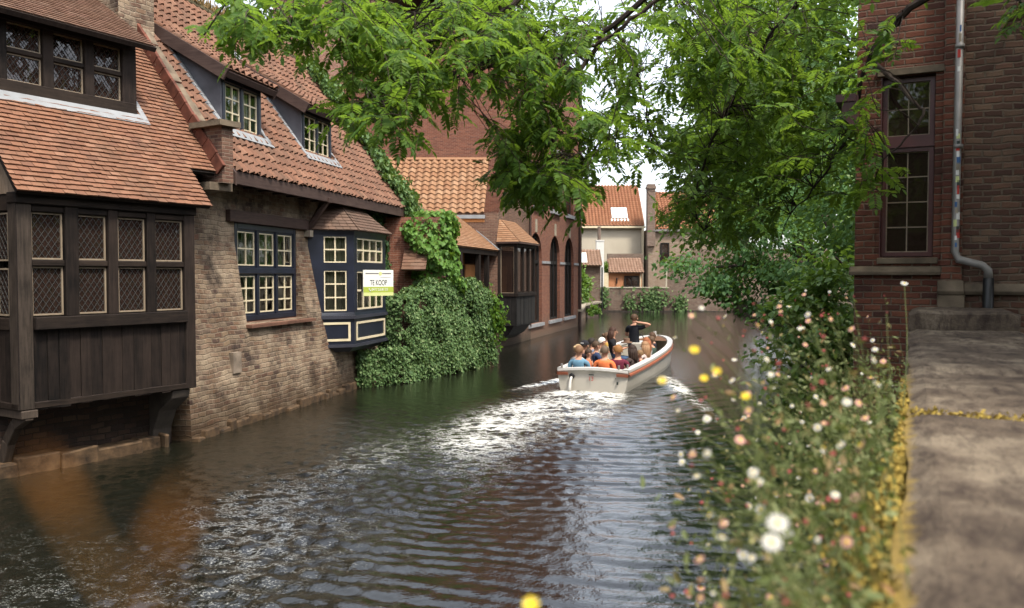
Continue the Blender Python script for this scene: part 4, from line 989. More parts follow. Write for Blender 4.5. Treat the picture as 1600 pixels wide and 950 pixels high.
for (a, b, c, d, ar) in A_E:
    r = (b-a)/2; zs = d-r; f = MB(); g = MB(); w = b-a
    for q in (0, .333, .667, 1):
        xq = a+.05+(w-.1)*q; zt = zs+math.sqrt(max(0, r*r-(xq-(a+r))**2)) if 0 < q < 1 else zs+.1
        f.box(xq-.05, xq+.05, .14, .26, c, zt)
    f.box(a, b, .15, .25, 3.45, 3.6); f.box(a, b, .15, .25, c, c+.1)
    K = 12; R0 = r; R1 = r-.09
    pts = [(a+r-cos(pi*k/K)*R0, zs+sin(pi*k/K)*R0) for k in range(K+1)]; pti = [(a+r-cos(pi*k/K)*R1, zs+sin(pi*k/K)*R1) for k in range(K+1)]
    for k in range(K):
        f.hexa([(pts[k][0], .14, pts[k][1]), (pts[k+1][0], .14, pts[k+1][1]), (pti[k+1][0], .14, pti[k+1][1]), (pti[k][0], .14, pti[k][1])]+[(pts[k][0], .26, pts[k][1]), (pts[k+1][0], .26, pts[k+1][1]), (pti[k+1][0], .26, pti[k+1][1]), (pti[k][0], .26, pti[k][1])])
    fo = f.build('arched_window', 'wood_black', HE)
    g.poly([(a, .22, c), (b, .22, c)]+[(p[0], .22, p[1]) for p in pts[::-1]]); g.build('pane', 'glass', fo)
for (a, b, c, d, ar) in U_E: glazed(HE, (a, .2, c), X3, Z3, b-a, d-c, 2, 2, 'wood_black', 'glass', 'wood_grey', .07, .06, .04)
# ================================================================== tall brick building behind with blind arches
HB = thing('tall_brick_building', 'tall weathered brick building with pale blind arches behind the loggia', 'building', (-12.5, 44.0, 0), rad(3))
mb = MB(); mb.box(0, 11.2, 0, 8, 0, 17.5, 0); mb.build('wall', 'brick_big', HB)
mb = MB(); mb2 = MB(); mb3 = MB()
for k, (a, b) in enumerate(((3.2, 5.0), (6.25, 8.0))):
    mb.box(a, b, -.03, .02, 6.0, 9.35+.2*k, 0)
    K = 10; r = (b-a)/2; zc = 9.35+.2*k
    for q in range(K):
        t0, t1 = pi*q/K, pi*(q+1)/K; R0, R1 = r, r+.35; h = .38
        P = [(a+r-cos(t)*R, zc+sin(t)*R*h) for t, R in ((t0, R0), (t1, R0), (t1, R1+.1), (t0, R1+.1))]
        mb2.hexa([(x_, -.06, z_) for x_, z_ in P]+[(x_, .02, z_) for x_, z_ in P])
        mb.poly([(a+r-cos(t0)*r, -.02, zc+sin(t0)*r*h), (a+r, -.02, zc), (a+r-cos(t1)*r, -.02, zc+sin(t1)*r*h)])
mb3.box(8.05, 9.6, -.05, .02, 6, 10.6, 0); mb3.box(5.05, 5.3, -.06, .02, 6, 11, 0)
mb.build('blind_panel', 'brick_pale', HB); mb2.build('arch_ring', 'brick_red', HB); mb3.build('brick_infill', 'brick_tan', HB)
mb = MB(); mb.poly([(-.2, -.2, 17.5), (11.4, -.2, 17.5), (11.4, 4, 21.5), (-.2, 4, 21.5)]); mb.poly([(-.2, 8.2, 17.5), (-.2, 4, 21.5), (11.4, 4, 21.5), (11.4, 8.2, 17.5)]); mb.build('roof', 'tile_dark', HB)
for (x_, z_) in ((1.2, 7.5), (1.2, 12), (4, 12.5), (7, 12.5), (9.6, 12.5)): glazed(HB, (x_, .0, z_), X3, Z3, 1.1, 1.9, 2, 3, 'wood_black', 'glass', 'cream', .08, .06, .04)
# house behind the pantile ridge
HK = thing('rear_house', 'old house with orange tiled roof just showing above the mossy ridge', 'house', (-17.5, 27, 0), rad(70))
mb = MB(); mb.box(0, 12, 0, 6, 0, 9.5); mb.build('wall', 'brick_tan', HK)
PK = rad(48); BK = np.array([0, cos(PK), sin(PK)]); mb = MB(); tiles(mb, (0, -.2, 9.4), X3, BK, 21, 0, .27, .24, lambda v: [(-.2, 12.2)], 'pan'); slab(mb, np.array([0, -.2, 9.4]), X3, BK, -.2, 12.2, 0, 5, -.05, 0)
mb.poly([(-.2, 6.4, 9.3), (-.2, 3.15, 13.1), (12.2, 3.15, 13.1), (12.2, 6.4, 9.3)]); mb.build('roof', 'tile_orange', HK)

# ================================================================== far end of the canal
FH = thing('plaster_house', 'far cream plastered house with bright orange roof and skylights', 'house', (1.0, 76.0, 0), 0)
mb = MB(); mb.box(0, 11.0, 0, 8, 0, 7.4, 0); mb.build('wall', 'plaster', FH)
PF = rad(43); BF = np.array([0, cos(PF), sin(PF)]); OF = np.array([0, -.3, 7.35])
mb = MB(); tiles(mb, OF, X3, BF, 20, 0, .30, .30, lambda v: [(-.1, 11.05)], 'pan', thick=.03, jit=.01); slab(mb, OF, X3, BF, 0, 11, 0, 5.8, -.06, 0); mb.poly([(-.1, 8.3, 7.3), (-.1, 3.9, 11.3), (11.05, 3.9, 11.3), (11.05, 8.3, 7.3)]); mb.build('roof', 'tile_far', FH)
mb = MB(); mb.box(-.1, 11.1, -.42, -.28, 7.18, 7.36); mb.build('gutter', 'cream', FH)
NF = np.cross(X3, BF)
for xs in (8.15, 3.9):
    f = MB(); f.obox(OF, X3, BF, NF, xs, xs+1.45, .95, 2.45, .05, .2); f.obox(OF, X3, BF, NF, xs-.1, xs+1.55, .6, .95, .08, .12); fo = f.build('skylight', 'white', FH)
    g = MB(); g.obox(OF, X3, BF, NF, xs+.1, xs+1.35, 1.08, 2.35, .15, .21); g.build('pane', 'glass_sky', fo)
mb = MB(); mb.box(10.75, 10.95, -.5, -.35, 1.0, 7.2); mb.build('downpipe', 'cream', FH)
SHH = thing('stone_house', 'far sandy brick house with chimney right of the plastered house', 'house', (12.2, 74.5, 0), 0)
mb = MB(); mb.box(0, 9, 0, 7, 0, 7.0); mb.build('wall', 'brick_farhouse', SHH)
mb = MB(); OS = np.array([0, -.2, 6.95]); tiles(mb, OS, X3, BF, 18, 0, .30, .30, lambda v: [(.4, 9.1)], 'pan', thick=.03, jit=.01); slab(mb, OS, X3, BF, .4, 9, 0, 5.4, -.06, 0); mb.build('roof', 'tile_far', SHH)
mb = MB(); mb.box(-.15, .55, -.3, .5, 5.5, 11.0); mb.box(-.22, .62, -.37, .57, 10.6, 10.8); mb.build('chimney', 'brick_far', SHH)
mb = MB(); mb.box(.4, 3.2, -.34, -.2, 6.8, 6.98); mb.build('gutter', 'zinc', SHH)
glazed(SHH, (1.05, -.03, 3.9), X3, Z3, .8, 1.9, 1, 2, 'wood_black', 'glass', 'wood_black', .07, .06, .04)
# garden wall of rough brick at the end of the canal
FW = thing('far_garden_wall', 'rough old brick wall with plants closing the far end of the canal', 'wall', (6.2, 66.2, 0), 0)
mb = MB(); mb.box(0, 6.4, 0, .4, -1, 1.88, 0); mb.box(6.4, 8.0, 0, .5, -1, 1.95, 0)
mb.hexa([(6.15, .1, 1.9), (12.5, .1, 1.5), (12.5, .5, 1.5), (6.15, .5, 1.9), (6.15, .1, 4.2), (8.2, .1, 4.9), (8.2, .5, 4.9), (6.15, .5, 4.2)])
mb.box(8.0, 24, 0, .5, -1, 1.7, 0); mb.box(8.2, 24, .55, .9, 1, 5.0, 0); mb.build('masonry', 'brick_far', FW)
mb = MB(); mb.box(.6, 6.3, -.05, .45, 1.88, 1.96, 0); mb.box(6.02, 6.14, -.04, .06, 1.96, 4.2, 0); mb.build('pale_coping', 'plaster', FW)
mb = MB(); x = 0
while x < 24: w = U(.5, 1.2); mb.box(x, x+w, -U(.15, .3), 0, -.5, U(.04, .14)); x += w
mb.build('plinth', 'stone_dark', FW)
for k, (x_, z_, w_, n_) in enumerate(((5.0, 1.0, 1.3, 700), (1.0, 1.0, .6, 260), (7.2, .6, .7, 260), (3.2, .9, .6, 120))):
    P = np.stack([RNG.normal(6.2+x_, w_*.45, n_), np.full(n_, 66.1), np.clip(RNG.normal(z_, .45, n_), .1, 1.95)], 1)
    ivy('creeper', ['wide green creeper on the middle of the far brick wall', 'small creeper at the left end of the far brick wall', 'weedy tuft at the waterline right of the creeper on the far wall', 'thin pale creeper between two others on the far wall'][k], P, np.tile([0, -1., .2], (n_, 1)), n_, .17, 'ivy', .15, cat='creeper')
# shed
SD = thing('garden_shed', 'terracotta painted garden shed with pink pantile roof behind the far wall', 'shed', (8.1, 69.8, 0), 0)
mb = MB(); mb.box(0, 2.8, 0, 2.2, .8, 3.1, 0); mb.build('wall', 'wood_far', SD)
mb = MB(); PS = rad(33); BS = np.array([0, cos(PS), sin(PS)]); tiles(mb, (0, -.3, 3.1), X3, BS, 8, 0, .24, .28, lambda v: [(-.05+.12*v, 2.95)], 'pan', thick=.02); slab(mb, np.array([0, -.3, 3.1]), X3, BS, .05, 2.9, 0, 2.2, -.05, 0); mb.build('roof', 'tile_pink', SD)
mb = MB(); mb.box(.1, 3.2, 1.7, 2.2, 3.9, 4.75); mb.build('ridge_wall', 'brick_far', SD)
glazed(SD, (1.3, -.04, 1.9), X3, Z3, 1.25, .95, 2, 1, 'wood_black', 'glass', 'wood_black', .07, .06, .05)
mb = MB(); mb.tube([(.68, -.02, 2.2), (.68, -.12, 2.25), (.68, -.12, 2.55)], .05, 6); mb.ball((.68, -.12, 2.6), .07, .07, .1); mb.build('wall_lamp', 'iron', SD)
mb = MB(); mb.box(2.62, 2.72, -.1, .0, .9, 3.1); mb.build('post', 'cream', SD)
o = MB(); o.box(0, .52, 0, .1, .9, 3.1); o = o.build('fence_panel', 'cream'); o.location = (7.55, 69.6, 0); tag(o, 'cream painted fence panel left of the terracotta shed', 'fence')
o = MB(); o.box(0, .62, 0, .6, .8, 5.75); o.box(-.03, .65, -.03, .63, 5.7, 5.8); o = o.build('white_chimney', 'white'); o.location = (6.95, 68.6, 0); tag(o, 'tall plain white pillar at the canal end', 'pillar')
o = MB(); o.tube([(0, 0, 1), (0, 0, 7.0)], .14, 8); o = o.build('flue_pipe', 'brick_far'); o.location = (7.35, 70.3, 0); tag(o, 'grey brown flue pipe rising behind the white pillar', 'pipe')
LT = thing('lean_to', 'small lean-to with pale pantiles and white rooflight behind arched building', 'outbuilding', (4.5, 62.5, 0), 0)
mb = MB(); mb.box(0, 2.15, 0, 4, .4, 3.6); mb.build('wall', 'brick_far', LT)
mb = MB(); OLt = np.array([0, -.3, 3.6]); tiles(mb, OLt, X3, BS, 8, 0, .24, .28, lambda v: [(-.2, 2.25)], 'pan', thick=.02); slab(mb, OLt, X3, BS, -.2, 2.2, 0, 2.2, -.05, 0); mb.build('roof', 'tile_pink', LT)
f = MB(); f.obox(OLt, X3, BS, np.cross(X3, BS), .2, 1.15, .3, 1.7, .03, .12); fo = f.build('rooflight', 'white', LT); g = MB(); g.obox(OLt, X3, BS, np.cross(X3, BS), .28, 1.07, .4, 1.6, .1, .125); g.build('pane', 'glass_sky', fo)
mb = MB(); mb.box(.2, 1.25, -.05, .05, .7, 2.4); mb.build('door', 'wood_brown', LT)
mb = MB(); mb.tube([(2.25, -.1, .2), (2.25, -.1, 3.5)], .06, 6); mb.build('downpipe', 'iron', LT)
# quay
QW = thing('quay_wall', 'low stone quay wall past the arched building', 'quay wall', (0, 0, 0))
mb = MB(); q = [(3.75, 47.2), (4.75, 56.0), (6.45, 62.0), (6.3, 66.3), (0, 66.3), (0, 47.2)]
mb.add([(*p, -1) for p in q]+[(*p, .85) for p in q], [tuple(range(6, 12)), *[(i, (i+1) % 6, 6+(i+1) % 6, 6+i) for i in range(6)]]); mb.build('masonry', 'brick_far', QW)
mb = MB()
for (p, r_) in zip(q[:3], q[1:4]): mb.beam((*p, .9), (*r_, .9), .5, .12)
mb.build('coping', 'stone_pale', QW)
def bush(name, label, c, r, n, size, mat, cat='bush', kind_='broad', squash=.8, holes=10):
    k = holes; cl = RNG.normal(0, 1, (k, 3)); cl = unit(cl)*RNG.uniform(.35, .95, (k, 1)); i = RNG.integers(0, k, n)
    P = cl[i]+RNG.normal(0, .24, (n, 3)); P = P*np.array([r, r, r*squash])+np.array(c)
    D = unit(P-np.array(c))+RNG.normal(0, .5, (n, 3))+np.array([0, 0, -.2]); N = RNG.normal(0, .5, (n, 3))+np.array([0, 0, 1.])
    return tag(leaves(name, P, D, N, RNG.uniform(.7, 1.3, n)*size, kind_, mat), label, cat)
bush('bush', 'leafy shrub against the lean-to beside the arched building', (4.75, 58.8, 2.3), .95, 1500, .22, 'lime', squash=1.2)
bush('bush', 'round clipped dark green bush on the quay edge', (4.45, 57.0, 1.25), .6, 900, .16, 'ivy')
bush('bush', 'small green tuft hanging over the quay wall at the water', (5.6, 57.2, .5), .38, 400, .15, 'lime')
bush('bush', 'yellow green shrub between white pillar and shed', (7.8, 71.3, 3.0), .8, 700, .22, 'lime', squash=1.1)
o = MB(); o.tube([(0, 0, .9), (0, 0, 1.2)], [.13, .17], 10); o = o.build('plant_pot', 'mortar_red'); o.location = (4.35, 56.4, .0); tag(o, 'terracotta plant pot on the quay by the arched building', 'pot')
bush('flowering_plant', 'orange flowering plant in the terracotta pot on the quay', (4.35, 56.4, 1.35), .25, 200, .14, 'rust', cat='plant')

# ================================================================== right brick building
HR = thing('red_brick_house', 'shaded dark red brick house with tall maroon window at right edge', 'house', (3.70, 9.0, 0), math.atan2(-.447, .894))
mb = MB(); RW = (.24, .755, 3.09, 4.99)
wall_open(mb, 0, .83, -1, 7.5, [(*RW, False)], flat, .14, 0)
mb.poly([(0, 3.4, -1), (0, 0, -1), (0, 0, 7.5), (0, 3.4, 7.5)], 0); mb.poly([(0, 3.4, -1), (0, 3.4, 7.5), (9, 3.4, 7.5), (9, 3.4, -1)], 0)
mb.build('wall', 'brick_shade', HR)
mb = MB(); mb.poly([(0, -.1, 7.5), (9, -.1, 7.5), (9, 1.7, 9.4), (0, 1.7, 9.4)]); mb.poly([(0, 3.5, 7.5), (0, 1.7, 9.4), (9, 1.7, 9.4), (9, 3.5, 7.5)]); mb.poly([(-.001, 0, 7.5), (-.001, 1.7, 9.4), (-.001, 3.4, 7.5)]); mb.build('roof', 'tile_dark', HR)
mb = MB(); mb.box(.02, 1.6, .9, .95, 2.5, 5.5); mb.build('room_wall', 'interior', HR)
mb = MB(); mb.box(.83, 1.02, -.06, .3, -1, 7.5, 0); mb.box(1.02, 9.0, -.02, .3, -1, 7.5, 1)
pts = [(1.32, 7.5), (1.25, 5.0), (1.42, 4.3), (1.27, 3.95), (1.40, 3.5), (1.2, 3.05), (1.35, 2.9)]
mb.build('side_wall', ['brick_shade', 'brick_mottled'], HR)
mb = MB()
mb.hexa([(-.05, -.07, 2.90), (.83, -.07, 2.90), (.83, .0, 2.90), (-.05, .0, 2.90), (-.05, -.075, 2.94), (.83, -.075, 2.94), (.83, 0, 3.0), (-.05, 0, 3.0)])
mb.hexa([(.80, -.12, 2.70), (1.04, -.12, 2.70), (1.04, .0, 2.70), (.80, .0, 2.70), (.80, -.14, 2.74), (1.04, -.14, 2.74), (1.04, -.06, 2.85), (.80, -.06, 2.85)])
mb.hexa([(1.04, -.07, 2.70), (4, -.07, 2.70), (4, .0, 2.70), (1.04, .0, 2.70), (1.04, -.09, 2.74), (4, -.09, 2.74), (4, -.02, 2.82), (1.04, -.02, 2.82)])
mb.box(.80, 1.05, -.11, 0, 1.5, 2.70)
mb.build('stone_ledge', 'stone_ledge', HR, bevel=.006)
mb = MB(); mb.box(.2, .86, -.025, .0, 4.995, 5.07); mb.build('window_lintel', 'stone_ledge', HR, bevel=.006)
mb = MB(); mb.box(.22, .80, -.03, .12, 3.02, 3.085); mb.build('window_sill', 'stone_ledge', HR, bevel=.006)
mb = MB(); mb.box(.2, .25, .0, .14, 3.09, 4.99); mb.build('jamb_lining', 'maroon', HR)
for z0, h, r in ((3.10, 1.15, 4), (4.33, .65, 2)):
    glazed(HR, (.255, .135, z0), X3, Z3, .495, h, 2, r, 'maroon', 'glass', 'beige', .045, .05, .012, bar_n=.03)
mb = MB(); mb.box(.25, .754, .06, .14, 4.25, 4.33); mb.build('transom', 'maroon', HR)
mb = MB(); mb.hexa([(-.14, -.1, 4.62), (.02, -.1, 4.40), (.02, .1, 4.40), (-.14, .1, 4.62), (-.14, -.1, 4.75), (.02, -.1, 4.82), (.02, .1, 4.82), (-.14, .1, 4.75)]); mb.box(-.2, .0, -.12, .4, 4.75, 4.83); mb.build('eave_corbel', 'maroon', HR)
mb = MB(); mb.tube([(.97, -.13, 7.5), (.955, -.13, 3.14), (.985, -.15, 3.06), (1.2, -.13, 3.0), (1.25, -.12, 2.95), (1.255, -.12, 2.86)], [.036, .036, .04, .038, .04, .044], 14)
for z_ in (6.2, 5.2, 4.2): mb.tube([(.966, -.13, z_-.02), (.966, -.13, z_+.02)], .044, 14)
dp = mb.build('drainpipe', 'zinc', HR, smooth=True)
mb = MB(); mb.tube([(1.255, -.12, 2.87), (1.255, -.12, 2.2)], .05, 14); mb.build('pipe_socket', 'iron', HR, smooth=True)
for k in range(24):
    z_ = 3.2+1.45*(k/24)+U(-.02, .02) if k < 20 else U(4.7, 5.4); h = U(.02, .045); a0 = -pi/2+U(-.7, .2); wv = U(.5, 1.1)
    s_ = MB(); vs = []
    for q in range(6):
        t = a0+wv*q/5; vs += [(.958+.0372*cos(t)+.0, -.13+.0372*sin(t), z_-h), (.958+.0372*cos(t), -.13+.0372*sin(t), z_+h)]
    s_.add(vs, [(2*q, 2*q+2, 2*q+3, 2*q+1) for q in range(5)])
    s_.build('sticker', ['blue', 'white', 'red', 'ink', 'sign_light', 'white', 'stone_pale'][k % 7], dp)

mb = MB(); mb.box(2.2, 9, 3.42, 12, -1, 8.2, 0); mb.build('rear_wing', 'brick_red', HR)
mb = MB(); mb.poly([(2.1, 3.3, 8.1), (2.1, 12.1, 8.1), (5.6, 12.1, 12), (5.6, 3.3, 12)]); mb.poly([(9.1, 3.3, 8.1), (5.6, 3.3, 12), (5.6, 12.1, 12), (9.1, 12.1, 8.1)]); mb.build('rear_roof', 'tile_dark', HR)
# ================================================================== parapet wall on the right
WL = thing('parapet_wall', 'thick stone coped parapet running along the right side', 'wall', (0, 0, 0), math.atan2(.902, .432))
# local: x along the wall, y to the left, so the wall body lies at y < 0
mb = MB(); mb.box(-2.5, 8.9, -.78, -.07, -1, 2.30); mb.build('masonry', 'brick_mottled', WL)
def coping(x0, x1, z0, z1, y0=-.84, y1=.01):
    m = MB(); nx, ny = max(3, int((x1-x0)/.08)), 12; vs = []
    for i in range(nx+1):
        for j in range(ny+1):
            x = x0+(x1-x0)*i/nx; y = y0+(y1-y0)*j/ny
            e = min(i, nx-i)/nx*(x1-x0); f = min(j, ny-j)/ny*(y1-y0)
            z = z1-.02*max(0, 1-e/.05)-.022*max(0, 1-f/.06)+.004*sin(x*9+y*7)+U(-.003, .003)
            if j == ny: y += .012*sin(x*5)+U(-.004, .004)
            vs.append((x, y, z))
    n = len(vs); fs = [(i*(ny+1)+j, (i+1)*(ny+1)+j, (i+1)*(ny+1)+j+1, i*(ny+1)+j+1) for i in range(nx) for j in range(ny)]
    rim = [j for j in range(ny+1)]+[i*(ny+1)+ny for i in range(1, nx+1)]+[nx*(ny+1)+j for j in range(ny-1, -1, -1)]+[i*(ny+1) for i in range(nx-1, 0, -1)]
    low = [(vs[r][0], vs[r][1], z0) for r in rim]; b = n; k = len(rim)
    m.add(vs+low, fs+[(rim[i], rim[(i+1) % k], b+(i+1) % k, b+i) for i in range(k)])
    return m.build('coping_stone', 'coping', WL, smooth=False)
for (a, b) in ((-2.4, .3), (.312, 3.07), (3.085, 4.42), (4.432, 6.3), (6.31, 7.75)): coping(a, b, 2.28, 2.45+U(-.004, .004))
coping(7.76, 8.85, 2.28, 2.60, -.80, .0)
# yellow lichen cushions along the edge and the joint
k = 9000
x = np.concatenate([RNG.uniform(.3, 1.1, 1500), RNG.normal(1.75, .35, 4200), RNG.uniform(.9, 3.1, 2300), RNG.uniform(3.0, 4.2, 1000)]); kk = len(x)
bul = .075*np.exp(-((x-1.75)/.35)**2)+.012
y = .012+np.abs(RNG.normal(0, 1, kk))*bul*.6; z = 2.43-np.abs(RNG.normal(0, 1, kk))*(.10*np.exp(-((x-1.75)/.4)**2)+.03)
j = 420; x2 = 3.078+RNG.normal(0, .012, j); y2_ = -RNG.uniform(0, .55, j); z2 = np.full(j, 2.445)+RNG.uniform(-.012, .006, j)
P = np.stack([np.concatenate([x, x2]), np.concatenate([y, y2_]), np.concatenate([z, z2])], 1); nl = len(P)
o = leaves('lichen', P, RNG.normal(0, 1, (nl, 3)), RNG.normal(0, .7, (nl, 3))+np.array([0, .3, .6]), RNG.uniform(.008, .020, nl), 'broad', 'lichen', WL)
o['kind'] = 'stuff'

# ================================================================== ground
def slabpoly(name, pts, z0, z1, mat):
    mb = MB(); k = len(pts)
    mb.add([(*p, z0) for p in pts]+[(*p, z1) for p in pts], [tuple(range(k, 2*k)), tuple(range(k-1, -1, -1)), *[(i, (i+1) % k, k+(i+1) % k, k+i) for i in range(k)]])
    return tag(mb.build(name, mat), kind='structure')
slabpoly('canal_bed', [(-400, -300), (400, -300), (400, 500), (-400, 500)], -1.6, -1.5, 'earth')
slabpoly('left_bank', [(-400, -300), (-14, -300), (-9.5, 8), (-6.6, 15), (-4.6, 23), (-2.5, 30), (-.2, 39), (2.5, 48), (5.5, 67), (5.5, 500), (-400, 500)], -1.5, .75, 'earth')
slabpoly('right_bank', [(.25, -8), (.55, .9), (4.1, 9.2), (8.0, 14.2), (10.8, 24), (12.5, 34), (15, 44), (18, 67), (40, 67), (400, 67), (400, -300), (.25, -300)], -1.5, 1.0, 'earth')
slabpoly('far_bank', [(5.6, 66.5), (400, 67.5), (400, 500), (5.6, 500)], -1.49, .9, 'earth')

# ================================================================== boat
BS_ = np.array([2.0, 20.6]); BANG = -rad(20.2); BH = np.array([sin(-BANG), cos(-BANG)]); BR = np.array([cos(-BANG), -sin(-BANG)])
BT = thing('tour_boat', 'white open tour boat with orange rubbing strakes full of passengers', 'boat', (*BS_, 0), BANG)
BL_ = 8.9
def half(t): return (.90+.06*sin(min(1, t/.45)*pi/2))*(1 if t < .5 else math.sqrt(max(0, 1-((t-.5)/.5)**2.3)))
def gun(t): return .545+.25*t**2
T = [0, .08, .16, .26, .36, .46, .56, .66, .75, .83, .90, .95, .98, 1.0]
def stripe(name, mat, prof, closed=False, mb=None, t1=1.0, parent=BT):
    """prof(t, b, g) -> list of (x, z) for starboard; swept along both sides"""
    mb = mb or MB()
    for s in (1, -1):
        rows = [[(s*x, BL_*t, z) for x, z in prof(t, half(t), gun(t))] for t in T]
        k = len(rows[0]); vs = [p for r in rows for p in r]
        fs = [(i*k+j, i*k+j+1, (i+1)*k+j+1, (i+1)*k+j) for i in range(len(T)-1) for j in range(k-1)]
        if s < 0: fs = [f[::-1] for f in fs]
        mb.add(vs, fs)
    return mb.build(name, mat, parent, smooth=False)
mb = MB()
N_ = 8
for s in (1, -1): pass
vs = []; 
for t in T:
    b, g = half(t), gun(t)
    for x, z in ((0, -.34), (.55*b, -.32), (.86*b, -.2), (.94*b, .1), (.99*b, g-.16), (b, g-.02)): vs.append((x, BL_*t-(.0 if t else .0), z))
k = 6; fs = [(i*k+j, i*k+j+1, (i+1)*k+j+1, (i+1)*k+j) for i in range(len(T)-1) for j in range(k-1)]
mb.add(vs, fs); mb.add([(-x, y, z) for x, y, z in vs], [f[::-1] for f in fs])
b, g = half(0), gun(0)
tr = [(-b, g-.02), (-.99*b, g-.16), (-.94*b, .1), (-.86*b, -.2), (-.55*b, -.32), (.55*b, -.32), (.86*b, -.2), (.94*b, .1), (.99*b, g-.16), (b, g-.02)]
top_ = [(b*(1-2*q/8), g-.02+.055*sin(pi*q/8)) for q in range(1, 8)]
mb.poly([(x, -.07*(1-(x/b)**2)*.6, z) for x, z in tr+top_])
mb.build('hull', 'boat_white', BT)
stripe('inner_lining', 'boat_white', lambda t, b, g: [(max(0, b-.13), g-.01), (max(0, b-.15), -.20), (0, -.22)])
mb = MB(); mb.poly([(-.82, .12, -.2), (.82, .12, -.2), (.82, .12, .55), (-.82, .12, .55)]); 
for q in range(8):
    x0, x1 = -b+2*b*q/8, -b+2*b*(q+1)/8; z0, z1 = g-.02+.055*sin(pi*q/8), g-.02+.055*sin(pi*(q+1)/8)
    f0 = -.07*(1-(x0/b)**2)*.6-.03; f1 = -.07*(1-(x1/b)**2)*.6-.03
    mb.hexa([(x0, f0, z0-.03), (x1, f1, z1-.03), (x1, .13, z1-.03), (x0, .13, z0-.03), (x0, f0, z0+.03), (x1, f1, z1+.03), (x1, .13, z1+.03), (x0, .13, z0+.03)])
mb.build('stern_deck', 'boat_rim', BT)
stripe('gunwale_rim', 'boat_rim', lambda t, b, g: [(b+.015, g-.04), (b+.02, g+.03), (max(.0, b-.15), g+.035), (max(0, b-.155), g-.05)])
stripe('rubbing_strake', 'boat_orange', lambda t, b, g: [(.99*b+.005, g-.15), (b+.04, g-.13), (b+.04, g-.075), (b+.01, g-.06)])
for s in (1, -1):
    mb = MB(); mb.hexa([(s*.9, -.03, .395), (s*.62, -.065, .41), (s*.62, -.0, .41), (s*.9, .0, .395), (s*.9, -.05, .47), (s*.62, -.085, .475), (s*.62, -.0, .475), (s*.9, 0, .47)]); mb.build('stern_strake', 'boat_orange', BT)
text_obj('13', .15, BT, (-.02, -.066, .33), (rad(90), 0, 0), 'red', width=.10)
mb = MB(); mb.box(-.08, .05, -.066, -.055, .42, .45); mb.box(.62, .66, -.05, -.03, .21, .28); mb.tube([(.6, -.045, .36), (.6, -.06, .36)], .012, 8); mb.build('stern_plate', 'ink', BT)
mb = MB(); mb.tube([(-.52, -.05, .38), (-.52, -.075, .38)], [.075, .06], 14); mb.build('outlet', 'iron', BT)
mb = MB(); mb.tube([(-.52, -.07, .36), (-.53, -.13, .28), (-.54, -.17, .12), (-.545, -.18, -.02)], [.03, .035, .04, .05], 8); mb.build('water_jet', 'petal', BT, smooth=True)
for x, y in ((.66, .02), (.82, .3), (-.8, .02)):
    mb = MB(); mb.tube([(x, y, .58), (x, y, .68)], [.025, .03], 8); mb.build('cleat', 'zinc', BT)
mb = MB(); mb.box(-.8, .8, .30, .72, .08, .14); mb.box(-.8, -.42, .72, 6.6, .09, .15); mb.box(.42, .8, .72, 6.6, .09, .15); mb.box(-.25, .25, 2.6, 3.0, .1, .16)
mb.build('bench', 'boat_wood', BT)
mb = MB(); mb.hexa([(.02, 4.6, -.1), (.5, 4.6, -.1), (.5, 5.0, -.1), (.02, 5.0, -.1), (.0, 4.55, .88), (.42, 4.55, .88), (.40, 4.72, .88), (.02, 4.72, .88)]); mb.build('helm_seat', 'boat_white', BT, bevel=.02)
mb = MB(); mb.box(-.38, .35, 5.9, 6.5, -.2, .75); mb.box(-.4, .37, 5.85, 6.5, .75, .8); mb.build('helm_console', 'boat_rim', BT, bevel=.02)
mb = MB(); mb.tube([(.0, 5.82, .85)]+[], .01) if False else None
mb.tube([(-.05+.19*cos(a), 5.8+.05*sin(a), .88+.17*sin(a)) for a in np.linspace(0, 2*pi, 17)], .016, 6); mb.tube([(-.05, 5.8, .88), (-.05, 5.95, .75)], .02, 6); mb.build('steering_wheel', 'iron', BT)
mb = MB(); mb.poly([(x_, BL_*t, gun(t)-.01) for t in (.86, .9, .95, .98, 1.0) for x_ in (half(t)-.05,)]+[(-max(0, half(t)-.05), BL_*t, gun(t)-.01) for t in (.98, .95, .9, .86)]); mb.build('bow_deck', 'boat_wood', BT)
mb = MB(); mb.tube([(0, 8.4, .8), (0, 8.4, .98)], .05, 8); mb.build('bollard', 'boat_rim', BT)

